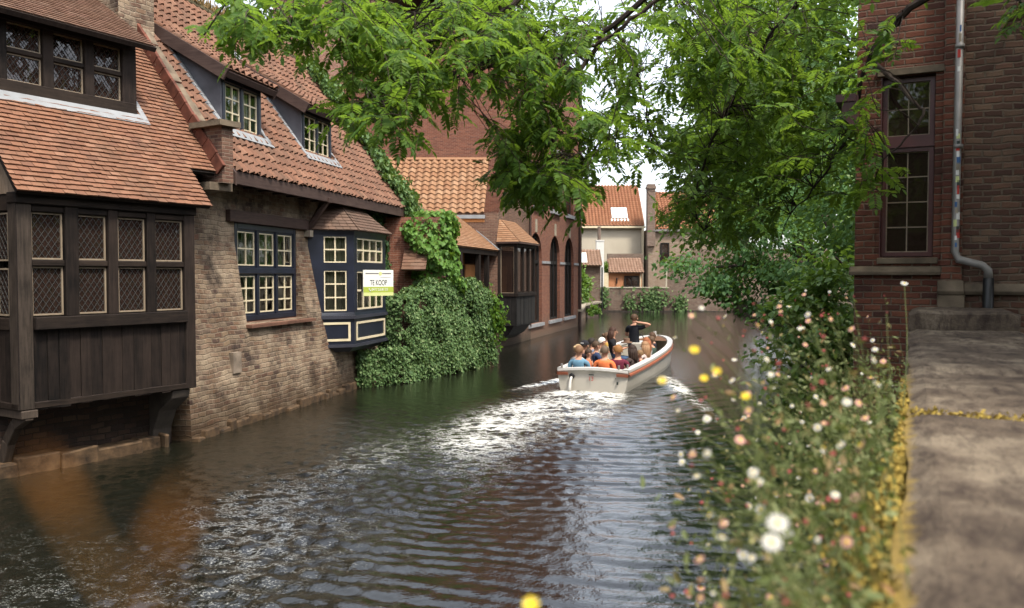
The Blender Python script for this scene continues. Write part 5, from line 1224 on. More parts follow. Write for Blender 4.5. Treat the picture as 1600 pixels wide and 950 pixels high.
# ------------------------------------------------------------------ people
SKIN = (.50, .27, .18)
def person(label, loc, yaw, shirt, trousers=(.03, .04, .07), hair=(.06, .035, .02), pose='sit', style='short', lean=.0, skin=SKIN, arms=('lap', 'lap'), turn=0.0, scale=1.0, cap=None, sleeves='short'):
    th_ = thing('person', label, 'person', (0, 0, 0), 0, 'people aboard the tour boat')
    w = np.array([*BS_, 0])+np.array([*(BR*loc[0]+BH*loc[1]), loc[2]])
    scale *= 1.09
    th_.location = tuple(w); th_.rotation_euler = (0, 0, BANG+yaw); th_.scale = (scale,)*3
    V, E_, R, M = [], [], [], []   # M: 0 shirt 1 trousers 2 skin 3 shoes
    def v(p, r, par, m):
        V.append(Vector(p)); R.append(r); M.append(m)
        if par is not None: E_.append((par, len(V)-1))
        return len(V)-1
    L = lambda z: lean*z
    hip = v((0, 0, .08), .135, None, 1)
    wst = v((0, L(.22), .24), .125, hip, 0); ch = v((0, L(.42), .42), .145, wst, 0); up = v((0, L(.53), .53), .10, ch, 0)
    nk = v((0, L(.6)+.01, .605), .052, up, 2); jw = v((0, L(.66)+.03, .675), .068, nk, 2); hd = v((0, L(.72)+.02, .755), .094, jw, 2); cr = v((0, L(.78)+.01, .835), .07, hd, 2)
    hands = []
    for s, arm in ((-1, arms[0]), (1, arms[1])):
        sh = v((s*.185, L(.5), .50), .068, up, 0)
        if arm == 'lap': el, wr = (s*.25, .06+L(.3), .26), (s*.14, .28, .17)
        elif arm == 'side': el, wr = (s*.27, -.02, .22), (s*.29, .06, -.04)
        elif arm == 'rail': el, wr = (s*.34, .04, .28), (s*.42, .25, .25)
        elif arm == 'hold': el, wr = (s*.25, .10, .28), (s*.10, .34, .34)
        elif arm == 'neck': el, wr = (s*.46, .02, .60), (s*.13, -.10, .66)
        else: el, wr = (s*.22, .2, .3), (s*.1, .32, .55)
        mid = tuple((np.array(V[sh])+np.array(el))/2)
        m1 = v(mid, .054, sh, 0); e = v(el, .045, m1, 2 if sleeves == 'short' else 0); f = v(tuple(np.array(el)*.4+np.array(wr)*.6), .037, e, 2 if sleeves == 'short' else 0); h = v(wr, .027, f, 2)
        dr = Vector(wr)-Vector(el); dr.normalize(); p = v(tuple(Vector(wr)+dr*.06), .036, h, 2); hands.append((Vector(wr)+dr*.075, dr, s))
    for s in (-1, 1):
        if pose == 'sit': kn, an, to = (s*.13, .44, .06), (s*.13, .47, -.34), (s*.14, .60, -.40)
        else: kn, an, to = (s*.10, .03, -.40), (s*.11, -.01, -.80), (s*.13, .12, -.85)
        t1 = v((s*.10, .10 if pose == 'sit' else 0, .06 if pose == 'sit' else -.06), .09, hip, 1); t2 = v(tuple(np.array(V[t1])*.45+np.array(kn)*.55), .075, t1, 1); k_ = v(kn, .058, t2, 1)
        c_ = v(tuple(np.array(kn)*.65+np.array(an)*.35), .058, k_, 1); a_ = v(an, .040, c_, 1); v(to, .038, a_, 3)
    me = bpy.data.meshes.new('body'); me.from_pydata(V, E_, []); ob = bpy.data.objects.new('tmp', me); COL.objects.link(ob)
    ob.modifiers.new('S', 'SKIN'); sk = me.skin_vertices[0].data
    for i, r in enumerate(R): sk[i].radius = (r*1.18 if M[i] == 0 and i in (wst, ch, up) else r, r*(.80 if i in (wst, ch, up) else 1))
    sk[0].use_root = True
    sb = ob.modifiers.new('U', 'SUBSURF'); sb.levels = 1; sb.render_levels = 1
    dg = bpy.context.evaluated_depsgraph_get(); body = bpy.data.meshes.new_from_object(ob.evaluated_get(dg)); bpy.data.objects.remove(ob)
    Ea = np.array([[*V[a], *V[b]] for a, b in E_]); Em = [M[b] for a, b in E_]
    def bone(c):
        A = Ea[:, :3]; D = Ea[:, 3:]-A; t = np.clip(((c-A)*D).sum(1)/np.maximum((D*D).sum(1), 1e-9), 0, 1)
        return Em[int(np.argmin(np.linalg.norm(A+D*t[:, None]-c, axis=1)))]
    idx = [bone(np.array(p.center)) for p in body.polygons]
    bm = bmesh.new(); bm.from_mesh(body); bpy.data.meshes.remove(body)
    bm.faces.ensure_lookup_table()
    for f, m in zip(bm.faces, idx): f.material_index = m; f.smooth = True
    def addmb(mb_, mi):
        vv = [bm.verts.new(p) for p in mb_.V]
        for f in mb_.F:
            try: ff = bm.faces.new([vv[i] for i in f]); ff.material_index = mi; ff.smooth = True
            except ValueError: pass
    hc = Vector(V[hd]); ct, st = cos(turn), sin(turn)
    hp = lambda x, y, z: (hc.x+x*ct-y*st, hc.y+x*st+y*ct, hc.z+z)
    a = MB(); a.tube([hp(0, .085, .02), hp(0, .118, -.022), hp(0, .09, -.03)], [.010, .017, .012], 6)
    for s in (-1, 1): a.ball(hp(s*.095, 0, -.01), .014, .024, .034, 0, 6, 4)
    for (p, d, s) in hands:
        side = Vector((s, 0, 0)); q = d.cross(Vector((0, 0, 1))); q = q.normalized() if q.length > .1 else Vector((1, 0, 0))
        for k in range(4):
            b0 = p+q*(k-1.5)*.018; ln = (.062, .075, .070, .052)[k]; a.tube([b0-d*.02, b0+d*ln*.55, b0+d*ln*.85+Vector((0, 0, -ln*.4))], [.0095, .0085, .006], 5)
        b0 = p-d*.045+q*(-s)*.034; a.tube([b0, b0+d*.03+q*(-s)*.014, b0+d*.055+q*(-s)*.012], [.011, .010, .007], 5)
    addmb(a, 2)
    a = MB()
    for s in (-1, 1): a.ball(hp(s*.034, .083, .012), .010, .006, .007, 0, 6, 4)
    addmb(a, 4); a = MB(); a.tube([hp(-.024, .088, -.058), hp(0, .094, -.060), hp(.024, .088, -.058)], .006, 5); addmb(a, 5)
    body = bpy.data.meshes.new('body'); bm.to_mesh(body); bm.free()
    for m in (cloth(shirt), cloth(trousers), cloth(skin, .55), cloth((.03, .028, .028)), cloth((.015, .01, .008), .3), cloth((.42, .16, .13))): body.materials.append(m)
    mk('body', body, th_)
    # hair
    h = MB(); vs, fs = [], []; seg, rg = 14, 7
    lim = {'short': .62, 'long': .64, 'bald': .0, 'bun': .62}[style]
    for i in range(rg+1):
        for j in range(seg):
            an = 2*pi*j/seg; back = -sin(an)
            tmax = pi*(.38+.22*max(0, back)+.06*abs(cos(an))) if style != 'bald' else pi*.3
            t = tmax*i/rg; rr = 1+.03*sin(j*2.3+i)+U(-.01, .015)
            vs.append(hp(.106*rr*sin(t)*cos(an), .112*rr*sin(t)*sin(an)-.008, .118*rr*cos(t)+.012))
    fs = [(i*seg+j, (i+1)*seg+j, (i+1)*seg+(j+1) % seg, i*seg+(j+1) % seg) for i in range(rg) for j in range(seg)]
    h.add(vs, fs)
    if style == 'long':
        for q in range(9):
            an = pi*(1.0+q/8*1.0); x_, y_ = .088*cos(an), .09*sin(an)
            h.tube([hp(x_, y_, .03), hp(x_*1.15, y_*1.1-.012, -.09), hp(x_*1.25, y_*1.1-.03, -.20), hp(x_*1.0, y_*1.0-.03, -.29-U(0, .05))], [.034, .036, .032, .012], 6)
    if style == 'bun': h.ball(hp(0, -.12, .05), .05, .045, .05)
    h.build('hair', cloth(hair, .6), th_, smooth=True)
    if cap:
        c = MB(); vs = []
        for i in range(5):
            for j in range(14): 
                t = pi*.47*i/4; an = 2*pi*j/14; vs.append(hp(.116*sin(t)*cos(an), .122*sin(t)*sin(an), .128*cos(t)+.02))
        c.add(vs, [(i*14+j, (i+1)*14+j, (i+1)*14+(j+1) % 14, i*14+(j+1) % 14) for i in range(4) for j in range(14)])
        c.hexa([hp(-.075, .09, .03), hp(.075, .09, .03), hp(.06, .20, .015), hp(-.06, .20, .015), hp(-.075, .09, .045), hp(.075, .09, .045), hp(.06, .20, .025), hp(-.06, .20, .025)])
        c.build('cap', cloth(cap), th_, smooth=False)
        c = MB(); c.obox(hp(-.045, -.123, .055), (ct, st, 0), Z3, np.cross((ct, st, 0), Z3), 0, .09, 0, .03, .0, .004); c.build('cap_badge', 'petal', th_)
    return th_
def bx(px, yl):        # local x on the boat of something seen at column px, yl forward of the stern
    a = (px-800)/FPX
    return (a*(BS_[1]+yl*BH[1])-BS_[0]-yl*BH[0])/(BR[0]-a*BR[1])
ST = .10
person('man in light blue t-shirt seated at the stern, left of the orange shirt', (bx(905, .5), .5, ST), 0, (.13, .26, .36), hair=(.20, .11, .06), arms=('side', 'lap'), scale=1.05)
person('man in bright orange t-shirt seated in the middle of the stern', (bx(945, .5), .5, ST), 0, (.75, .20, .07), hair=(.13, .09, .06), arms=('side', 'side'), scale=1.06)
person('man in maroon shirt seated at the stern right of the orange shirt', (.50, .62, ST), .2, (.13, .02, .04), hair=(.26, .12, .04), arms=('lap', 'lap'), sleeves='long', scale=1.08, turn=.2)
person('person in black cap with white badge behind the light blue shirt', (bx(913, 2.0), 2.0, ST+.05), -.6, (.05, .035, .04), hair=(.05, .03, .02), cap=(.02, .02, .024), turn=.3)
person('fair haired woman in pale top leaning behind the light blue shirt', (bx(903, 1.35), 1.35, ST), -.5, (.45, .42, .40), hair=(.42, .30, .17), style='bun')
person('dark haired man in grey blue shirt behind the black cap', (bx(924, 3.1), 3.1, ST), -.5, (.17, .19, .25), hair=(.03, .022, .018), scale=1.05)
person('white haired person in cream jacket beside the grey blue shirt', (bx(940, 4.0), 4.0, ST), -.8, (.58, .48, .37), hair=(.70, .66, .60), sleeves='long')
person('person in orange red vest with crossed straps between cap and orange shirt', (bx(925, 2.15), 1.75, ST-.05), -1.2, (.55, .16, .07), hair=(.05, .03, .02), arms=('hold', 'lap'), scale=.9)
person('long haired guide in black t-shirt and jeans turned sideways holding a hat', (bx(957, 4.6), 4.6, ST+.22), -1.35, (.015, .015, .018), (.05, .09, .17), hair=(.06, .03, .02), style='long', arms=('hold', 'hold'), scale=1.06)
ht = MB(); ht.tube([(0, 0, 0), (0, 0, .03), (0, 0, .035), (0, 0, .14)], [.17, .17, .10, .09], 14); ht = ht.build('hat', cloth((.20, .12, .08)))
hw = np.array([*BS_, 0])+np.array([*(BR*(bx(957, 4.6)+.42)+BH*4.7), .86]); ht.location = tuple(hw); tag(ht, 'brown brimmed hat held by the long haired guide', 'hat')
person('standing man in black t-shirt steering with one arm bent behind his head', (bx(991, 5.3), 5.3, .72), -.1, (.014, .015, .02), (.03, .035, .05), hair=(.08, .045, .025), pose='stand', arms=('hold', 'neck'), scale=1.03)
person('woman with long dark hair in blue jeans right of the maroon shirt', (bx(989, 1.75), 1.75, ST), 1.1, (.07, .05, .045), (.16, .23, .34), hair=(.035, .02, .015), style='long')
person('woman in pale pink t-shirt leaning on the right gunwale', (bx(1009, 3.0), 3.0, ST), 1.2, (.62, .50, .47), (.08, .10, .14), hair=(.30, .17, .09), style='long', arms=('rail', 'lap'))
person('auburn haired woman in light top behind the pale pink t-shirt', (bx(1011, 4.1), 4.1, ST+.03), 1.2, (.48, .46, .44), hair=(.28, .10, .045), style='long')
person('person in dark green sweater near the bow on the right side', (bx(1019, 5.0), 5.0, ST), 1.3, (.06, .09, .07), hair=(.10, .06, .035), sleeves='long')
person('man in navy shirt squeezed between the black cap and the cream jacket', (bx(931, 2.6), 2.6, ST), -.9, (.03, .045, .10), hair=(.08, .05, .03))
person('woman in mustard cardigan on the left bench ahead of the cream jacket', (bx(948, 5.6), 5.6, ST+.04), -1.1, (.40, .24, .06), hair=(.12, .07, .04), style='bun', sleeves='long')
person('child in bright red hooded top on the right bench behind the dark haired woman', (bx(1001, 2.4), 2.4, ST-.05), 1.2, (.42, .04, .03), hair=(.20, .12, .06), scale=.85, sleeves='long')
person('dark clothed passenger farthest forward by the bow', (bx(1022, 6.2), 6.0, ST+.05), 1.4, (.035, .03, .04), hair=(.09, .05, .03), sleeves='long')

# ================================================================== trees
def blobs_cloud(B, dens, size, kind, mat, name, parent=None, spread=.33, droop=.35, up=1.0, rz=None):
    """B: (cx,cy,cz,rx,ry,rz); leaves gathered in sub clumps so light and gaps get through"""
    C, D, N, S, Rn = [], [], [], [], []
    for (cx, cy, cz, rx, ry, rz_) in B:
        vol = (rx*ry*rz_)**(2/3); nc = max(6, int(vol*3.2)); n = int(dens*vol)
        c = unit(RNG.normal(0, 1, (nc, 3)))*(RNG.uniform(.15, 1, (nc, 1))**.45); i = RNG.integers(0, nc, n)
        sp = spread/np.array([rx, ry, rz_])*np.array([1.25, 1.25, .6])
        P = c[i]+RNG.normal(0, 1, (n, 3))*sp
        W = P*np.array([rx, ry, rz_])+np.array([cx, cy, cz]); out = unit(P*np.array([1, 1, .4]))
        C.append(W); D.append(out+RNG.normal(0, .6, (n, 3))-np.array([0, 0, droop])); N.append(RNG.normal(0, .45, (n, 3))+out*.35+np.array([0, 0, up])); S.append(RNG.uniform(.65, 1.3, n)*size)
        Rn.append(np.clip(RNG.random(nc)[i]*.5+RNG.random(n)*.5, 0, 1))
    return leaves(name, np.concatenate(C), np.concatenate(D), np.concatenate(N), np.concatenate(S), kind, mat, parent, np.concatenate(Rn))
def tree(name, label, limbs, B, dens, size, kind, mat, cat='tree', **kw):
    t = thing(name, label, cat)
    mb = MB()
    for pts, r0, r1 in limbs:
        k = len(pts); mb.tube(pts, [r0+(r1-r0)*i/(k-1) for i in range(k)], 8)
    mb.build('trunk', 'bark', t, smooth=True)
    c = blobs_cloud(B, dens, size, kind, mat, 'crown', t, **kw)
    return t
tree('maple_tree', 'dark green maple whose low branches droop over the canal on the right', [([(12.8, 30, .8), (12.3, 30, 3), (11, 30, 5.5)], .3, .12), ([(12.4, 30, 2.5), (10.5, 30.5, 3.4), (7.6, 31, 3.2)], .15, .04), ([(12.4, 30, 2), (10, 28.5, 2.4), (8.6, 28, 1.2)], .12, .03)],
     [(7.6, 31, 3.3, 1.7, 2, .9), (9.0, 30, 2.4, 1.8, 2, 1.2), (8.7, 31, 4.4, 2.0, 2, 1.0), (10.8, 29.5, 3.8, 2.2, 2.4, 1.8), (11.2, 28, 2.0, 2, 2, 1.5), (9.9, 28.8, 1.3, 1.0, 1, 1.2), (9.3, 28.4, .55, .35, .4, .75), (8.7, 28.0, .2, .22, .3, .45), (12.0, 27, 5.0, 2.4, 2.5, 2), (10.5, 32, 5.5, 2.4, 2.4, 1.4)], 620, .17, 'broad', 'maple', droop=.5, spread=.36)
tree('lime_tree', 'tall fresh green tree rising behind the dark maple', [([(14, 40, .8), (13.6, 40, 6), (12.6, 40, 11)], .4, .12), ([(13.7, 40, 5), (11, 39, 8)], .2, .05)],
     [(9.8, 39, 5.6, 2.6, 2.6, 1.5), (11.5, 39, 8, 3.4, 3, 2.4), (9.8, 40, 9.5, 2.6, 2.6, 2), (13.5, 40, 11.5, 4, 3.5, 3), (15, 38, 7.5, 3.5, 3, 3), (12, 40, 14.5, 4, 3.5, 2.5), (9.0, 38, 12.6, 2.4, 2.4, 2.0), (11.5, 36, 11.0, 3, 3, 2.6), (9.2, 40, 16.5, 2.6, 2.6, 1.8), (13, 36, 17, 4, 3, 2.5), (8.4, 39, 8.0, 1.5, 1.8, 1.3)], 430, .24, 'broad', 'lime', spread=.5)
tree('chestnut_tree', 'broad dark tree filling the right bank beside the shaded house', [([(13, 22, .8), (12.5, 22, 4), (12, 22, 8)], .32, .1), ([(12.8, 22, 3), (10.2, 23, 5)], .14, .04)],
     [(9.6, 23, 5.0, 2.0, 2, 1.6), (11.6, 23, 3.2, 2.3, 2, 2.0), (11, 22, 7.2, 2.6, 2.6, 2), (10.2, 21, 1.9, 1.3, 1.4, 1.2), (13, 22, 9, 3, 3, 2.5), (9.4, 24, 8.4, 2.2, 2.2, 1.5)], 460, .17, 'broad', 'maple', spread=.4)
tree('tall_ash_tree', 'tall pale leafed tree closing the gap behind the chestnut', [([(19, 52, .8), (18, 52, 8), (17, 52, 14)], .45, .14)],
     [(14.5, 52, 8, 3.6, 3, 3), (17, 52, 13, 4.6, 4, 4), (13.6, 53, 12, 3.0, 3, 2.4), (20, 50, 8, 4, 4, 4), (16.5, 52, 18, 4, 4, 3)], 230, .34, 'broad', 'lime', spread=.6)
tree('overhanging_shrub', 'bright layered shrub leaning over the water beside the red brick house', [([(7.6, 13.6, .9), (6.2, 13.4, 1.8), (4.9, 13.2, 2.2)], .06, .02), ([(7.2, 13.6, 1.2), (5.8, 13.4, 2.6), (5.2, 13.4, 3.2)], .05, .015), ([(7, 13.4, 1.0), (5.6, 13.0, 1.2)], .05, .015), ([(7.2, 13.6, 1.0), (5.2, 13.1, 1.7), (4.2, 13.0, 2.2)], .04, .01)],
     [(4.85, 13.3, 2.75, .45, .6, .30), (5.25, 13.4, 3.15, .30, .4, .20), (4.35, 13.1, 2.3, .40, .5, .18), (4.9, 13.0, 2.15, .7, .7, .32), (4.45, 12.8, 1.7, .55, .6, .28), (5.0, 12.9, 1.5, .7, .7, .4), (4.5, 12.6, 1.05, .5, .6, .35), (5.3, 13.2, 2.5, .5, .6, .5), (5.0, 12.7, .75, .6, .6, .4), (5.5, 13.2, 1.4, .6, .7, .8)], 1900, .12, 'broad', 'shrub', cat='shrub', spread=.15, droop=.3, up=1.6)
tree('weeping_sapling', 'thin dark sapling hanging at the waterline under the maple', [([(12, 25, .8), (10.4, 25.2, 1.8), (9.6, 25.4, 1.0)], .05, .015)],
     [(9.3, 25.5, 1.0, .5, .5, .6), (10.2, 25, 1.2, .9, .8, .8), (10.9, 24.5, .8, .9, .8, .6)], 620, .14, 'broad', 'maple', cat='sapling')

# ---------------- overhanging pinnate-leaved tree close to the camera
CT = thing('walnut_tree', 'large tree with feathery leaves whose boughs arch across the top of the canal', 'tree')
tr_ = [(6.6, 5.4, .9), (6.5, 5.6, 2.6), (6.3, 5.9, 4.6), tuple(at(1700, -150, 7.2))]
L_ = [tr_,
      [tr_[3], at(1440, 0, 7.8), at(1390, 45, 8.2), at(1360, 90, 8.6), at(1335, 170, 9), at(1305, 250, 9.5), at(1235, 335, 10)],
      [tr_[3], at(1400, -130, 8), at(1150, -100, 8.8), at(960, 40, 9.5), at(930, 75, 9.6), at(880, 150, 9.6), at(850, 205, 9.6), at(800, 250, 9.6), at(770, 300, 9.5)],
      [at(1150, -100, 8.8), at(1000, 20, 9), at(940, 65, 9.1), at(870, 90, 9.1), at(790, 100, 9), at(700, 125, 8.6), at(640, 150, 8.4), at(570, 180, 8.3)],
      [at(1150, -100, 8.8), at(900, -60, 8.8), at(770, 30, 8.8), at(690, 60, 8.6), at(600, 60, 8.2), at(480, 20, 7.8), at(370, 15, 7.5)],
      [at(1400, -130, 8), at(1250, 0, 9), at(1180, 100, 9.8), at(1120, 200, 10.3), at(1085, 310, 10.8), at(1100, 360, 11)],
      [at(960, 40, 9.5), at(1000, 130, 10), at(1015, 210, 10)],
      [at(1360, 90, 8.6), at(1420, 150, 8), at(1440, 185, 7.8), at(1380, 250, 8)],
      [at(850, 205, 9.6), at(900, 250, 9.4), at(960, 255, 9.3)],
      [tr_[3], at(1650, -60, 6.3), at(1585, -5, 5.8)]]
RD_ = [(.28, .12), (.05, .008), (.06, .008), (.03, .007), (.042, .007), (.042, .007), (.03, .008), (.03, .007), (.025, .007), (.05, .008)]
def curve(pts, n=6):
    P = [np.array(p, float) for p in pts]; P = [2*P[0]-P[1]]+P+[2*P[-1]-P[-2]]; out = []
    for i in range(1, len(P)-2):
        for k in range(n):
            t = k/n; a, b, c, d = P[i-1:i+3]
            out.append(.5*((2*b)+(-a+c)*t+(2*a-5*b+4*c-d)*t*t+(-a+3*b-3*c+d)*t**3))
    return out+[P[-2]]
mb = MB(); limb_pts = []
for i, (l, (r0, r1)) in enumerate(zip(L_, RD_)):
    c = curve(l); k = len(c); c = [p+RNG.normal(0, .012 if 0 < j < k-1 else 0, 3) for j, p in enumerate(c)]
    if i == 0: m0 = MB(); m0.tube(c, [r0+(r1-r0)*(j/(k-1)) for j in range(k)], 12); m0.build('trunk', 'bark', CT, smooth=True); continue
    mb.tube(c, [r0+(r1-r0)*(j/(k-1))**.7 for j in range(k)], 7); limb_pts += c
limb_pts = np.array(limb_pts)
CB = [(370, 20, 30, 24, 7.5, 9), (445, 24, 55, 30, 7.5, 18), (550, 30, 72, 46, 8, 32), (618, 100, 58, 44, 8.2, 32), (560, 160, 40, 35, 8, 12), (615, 170, 40, 30, 8.2, 9), (690, 55, 80, 60, 8.5, 38), (670, 140, 50, 26, 8.6, 8),
      (780, 85, 60, 60, 9, 24), (760, 25, 80, 40, 9, 24), (860, 60, 70, 60, 9.3, 26), (850, 150, 70, 45, 9.3, 22), (835, 225, 60, 50, 9.3, 34), (825, 275, 45, 28, 9.2, 20), (895, 280, 45, 28, 9.2, 16), (940, 215, 35, 40, 9.5, 12), (915, 30, 40, 40, 9.5, 10),
      (1080, 25, 60, 40, 10, 22), (1110, 80, 60, 60, 10, 32), (1190, 60, 90, 65, 10, 42), (1290, 60, 80, 60, 9.6, 30), (1085, 160, 50, 55, 10.5, 22), (1160, 170, 80, 65, 10.5, 40), (1250, 170, 80, 60, 10.2, 32), (1320, 120, 45, 55, 9, 10), (1095, 250, 50, 50, 10.8, 20),
      (1170, 270, 80, 50, 10.8, 28), (1255, 265, 65, 45, 10.5, 20), (1335, 235, 38, 45, 8.4, 8), (1110, 330, 60, 32, 11, 16), (1385, 45, 45, 35, 8.2, 8), (1590, 15, 24, 24, 5.8, 4), (980, 90, 34, 34, 10, 9), (1010, 150, 30, 50, 10, 12), (970, 190, 26, 40, 9.8, 8), (1030, 230, 34, 34, 10.4, 10), (1050, 300, 28, 34, 10.8, 8), (1180, 335, 60, 25, 10.8, 8),
      (1000, 15, 40, 22, 9.6, 6), (1370, 255, 22, 40, 8.0, 5)]
leafP, leafD, leafN, leafS, leafR = [], [], [], [], []
def compound(P, D, Ln, shade):
    D = D/np.linalg.norm(D); X = np.cross(D, (0, 0, 1.)); X = X/max(1e-6, np.linalg.norm(X)); Nn = np.cross(X, D); Nn = Nn+RNG.normal(0, .25, 3)
    pts = []; p = P.copy(); d = D.copy(); n = 6; st = Ln/(n+1.2)
    for k in range(n+1):
        p = p+d*st; d = d+np.array([0, 0, -.09]); d = d/np.linalg.norm(d); pts.append(p.copy())
        if k == n: break
        x = np.cross(d, Nn); x = x/np.linalg.norm(x)
        s = Ln*(.30+.10*sin(pi*(k+.5)/n))*RNG.uniform(.9, 1.1)
        for sg in (-1, 1):
            leafP.append(p.copy()); leafD.append(x*sg+d*.55+RNG.normal(0, .08, 3)-np.array([0, 0, .12])); leafN.append(Nn+RNG.normal(0, .18, 3)); leafS.append(s); leafR.append(shade+RNG.normal(0, .12))
    leafP.append(p.copy()); leafD.append(d); leafN.append(Nn); leafS.append(Ln*.36); leafR.append(shade)
    mb.tube([P, pts[2], pts[-1]], [.0028, .002, .001], 3)
def twig(W, shade):
    i = int(np.argmin(np.linalg.norm(limb_pts-W, axis=1))); q = limb_pts[i]; dr = W-q; dist = np.linalg.norm(dr)
    dr = dr/max(dist, 1e-6)+RNG.normal(0, .7, 3)+np.array([-.15, -.1, -.15]); dr = dr/np.linalg.norm(dr)
    Lt = RNG.uniform(.32, .6); A = W-dr*Lt*.5; Bp = W+dr*Lt*.5-np.array([0, 0, .06])
    if dist < 2.0: mb.tube(curve([q, (q+A)/2+np.array([0, 0, .08*dist]), A, W, Bp], 2), [.007, .006, .006, .005, .005, .004, .004, .003, .0015], 4)
    else: mb.tube([A, W, Bp], [.006, .005, .002], 4)
    n = RNG.integers(4, 7)
    for k in range(n):
        t = (k+.6)/n; P = A+(Bp-A)*t; ph = k*2.4+RNG.uniform(-.4, .4)
        a = np.cross(dr, (0, 0, 1.)); a = a/max(1e-6, np.linalg.norm(a)); b = np.cross(a, dr)
        D = dr*.55+(a*cos(ph)+b*sin(ph)*.5)+np.array([0, 0, -.30]); compound(P, D, RNG.uniform(.15, .26), shade+RNG.normal(0, .08))
for (px, py, rx, ry, d, n) in CB:
    cd = RNG.uniform(-.5, .5); sh = RNG.uniform(.3, .62)
    for _ in range(int(n*(1.3 if px < 985 else .85))):
        a = RNG.uniform(0, 2*pi); r = 1.18*RNG.uniform(0, 1)**.55
        twig(at(px+rx*r*cos(a), py+ry*r*sin(a), d+cd+RNG.normal(0, .75)), sh)
for _ in range(16):
    twig(at(RNG.uniform(300, 1750), RNG.uniform(-420, -25), RNG.uniform(6.5, 10.5)), RNG.uniform(.3, .6))
mb.build('branches', 'bark', CT)
cr_ = leaves('crown', np.array(leafP), np.array(leafD), np.array(leafN), np.array(leafS), 'leaflet', 'robinia', CT, np.clip(np.array(leafR), 0, 1))

oc = blobs_cloud([(8.5, 4.5, 8.0, 2.6, 2.6, 1.6), (6.0, 2.4, 8.6, 2.0, 2.2, 1.0), (4, -8, 6, 6, 3, 4), (-6, -11, 6, 5, 3, 4), (11, -5, 5.5, 4, 4, 4)], 520, .42, 'broad', 'robinia', 'added_shade_crown', CT, spread=.6)  # unseen leaf masses added to shade the right house and fill window reflections
# ================================================================== flowers on the parapet
def flower_mesh(kind):
    mb = MB()
    if kind == 'daisy' or kind == 'pinkdaisy':
        mb.ball((0, 0, .002), .0042, .0042, .0026, 1, 8, 4)
        for k in range(18):
            a = 2*pi*k/18+U(-.05, .05); l = U(.0105, .0125); w = .0017; z = U(-.001, .002)
            c, s = cos(a), sin(a)
            mb.add([(.003*c-w*.5*-s, .003*s-w*.5*c, .001), (.003*c+w*.5*-s, .003*s+w*.5*c, .001), (l*c+w*-s, l*s+w*c, z), ((l+.0012)*c, (l+.0012)*s, z), (l*c-w*-s, l*s-w*c, z)], [(0, 1, 2, 3, 4)], 0)
    elif kind == 'bud':
        for k in range(12):
            a = 2*pi*k/12; c, s = cos(a), sin(a); r = U(.005, .008)
            mb.add([(.002*c-.002*-s, .002*s-.002*c, 0), (.002*c+.002*-s, .002*s+.002*c, 0), (r*c+.002*-s, r*s+.002*c, .009), (r*c-.002*-s, r*s-.002*c, .009)], [(0, 1, 2, 3)], 0)
        mb.ball((0, 0, .004), .005, .005, .005, 1, 8, 4)
    elif kind == 'yellow':
        for k in range(7):
            a = 2*pi*k/7; c, s = cos(a), sin(a); mb.add([(0, 0, 0), (.007*c+.004*-s, .007*s+.004*c, .004), (.011*c, .011*s, .004), (.007*c-.004*-s, .007*s-.004*c, .004)], [(0, 1, 2, 3)], 0)
        mb.ball((0, 0, .002), .003, .003, .003, 1, 6, 4)
    return mb
FM = {}
for nme, kd, ms in (('daisy', 'daisy', ['petal', 'yellow']), ('pinkdaisy', 'daisy', ['pinkpale', 'yellow']), ('bud', 'bud', ['pink', 'pink']), ('yellow', 'yellow', ['yellow', 'yellow'])):
    o = flower_mesh(kd).build('flower', ms); FM[nme] = o.data; bpy.data.objects.remove(o)
wl = WL.rotation_euler.z
def w2(s, y, z): return np.array([s*cos(wl)-y*sin(wl), s*sin(wl)+y*cos(wl), z])
def put_flower(parent, kind, P, d, sc=1.0):
    o = mk('flower', FM[kind], parent); o.location = tuple(P)
    o.rotation_euler = Vector(d).to_track_quat('Z', 'Y').to_euler(); o.scale = (sc,)*3
    return o
def stem_curve(a, b, sag=.05): 
    m = (a+b)/2+np.array([0, 0, sag])+RNG.normal(0, .02, 3); return curve([a, m, b], 3)
PL_ = [(.80, 'daisy clump low beside the bare camera end of the coping, two large white heads', 16), (1.08, 'daisy clump left of the bulging yellow lichen, dense with pink buds', 24), (1.40, 'leafy daisy clump against the thickest yellow lichen', 26), (1.75, 'daisy clump spreading widest over the water with small white heads', 28),
       (2.15, 'daisy clump below the coping joint with red brown stems', 26), (2.6, 'daisy clump beside the lichened coping joint', 24), (3.1, 'tall straggling daisy clump past the coping joint, one stem highest of all', 20), (3.7, 'sparse daisy clump beside the third coping stone', 16), (4.5, 'small daisy clump near the red brick house end of the parapet', 10)]
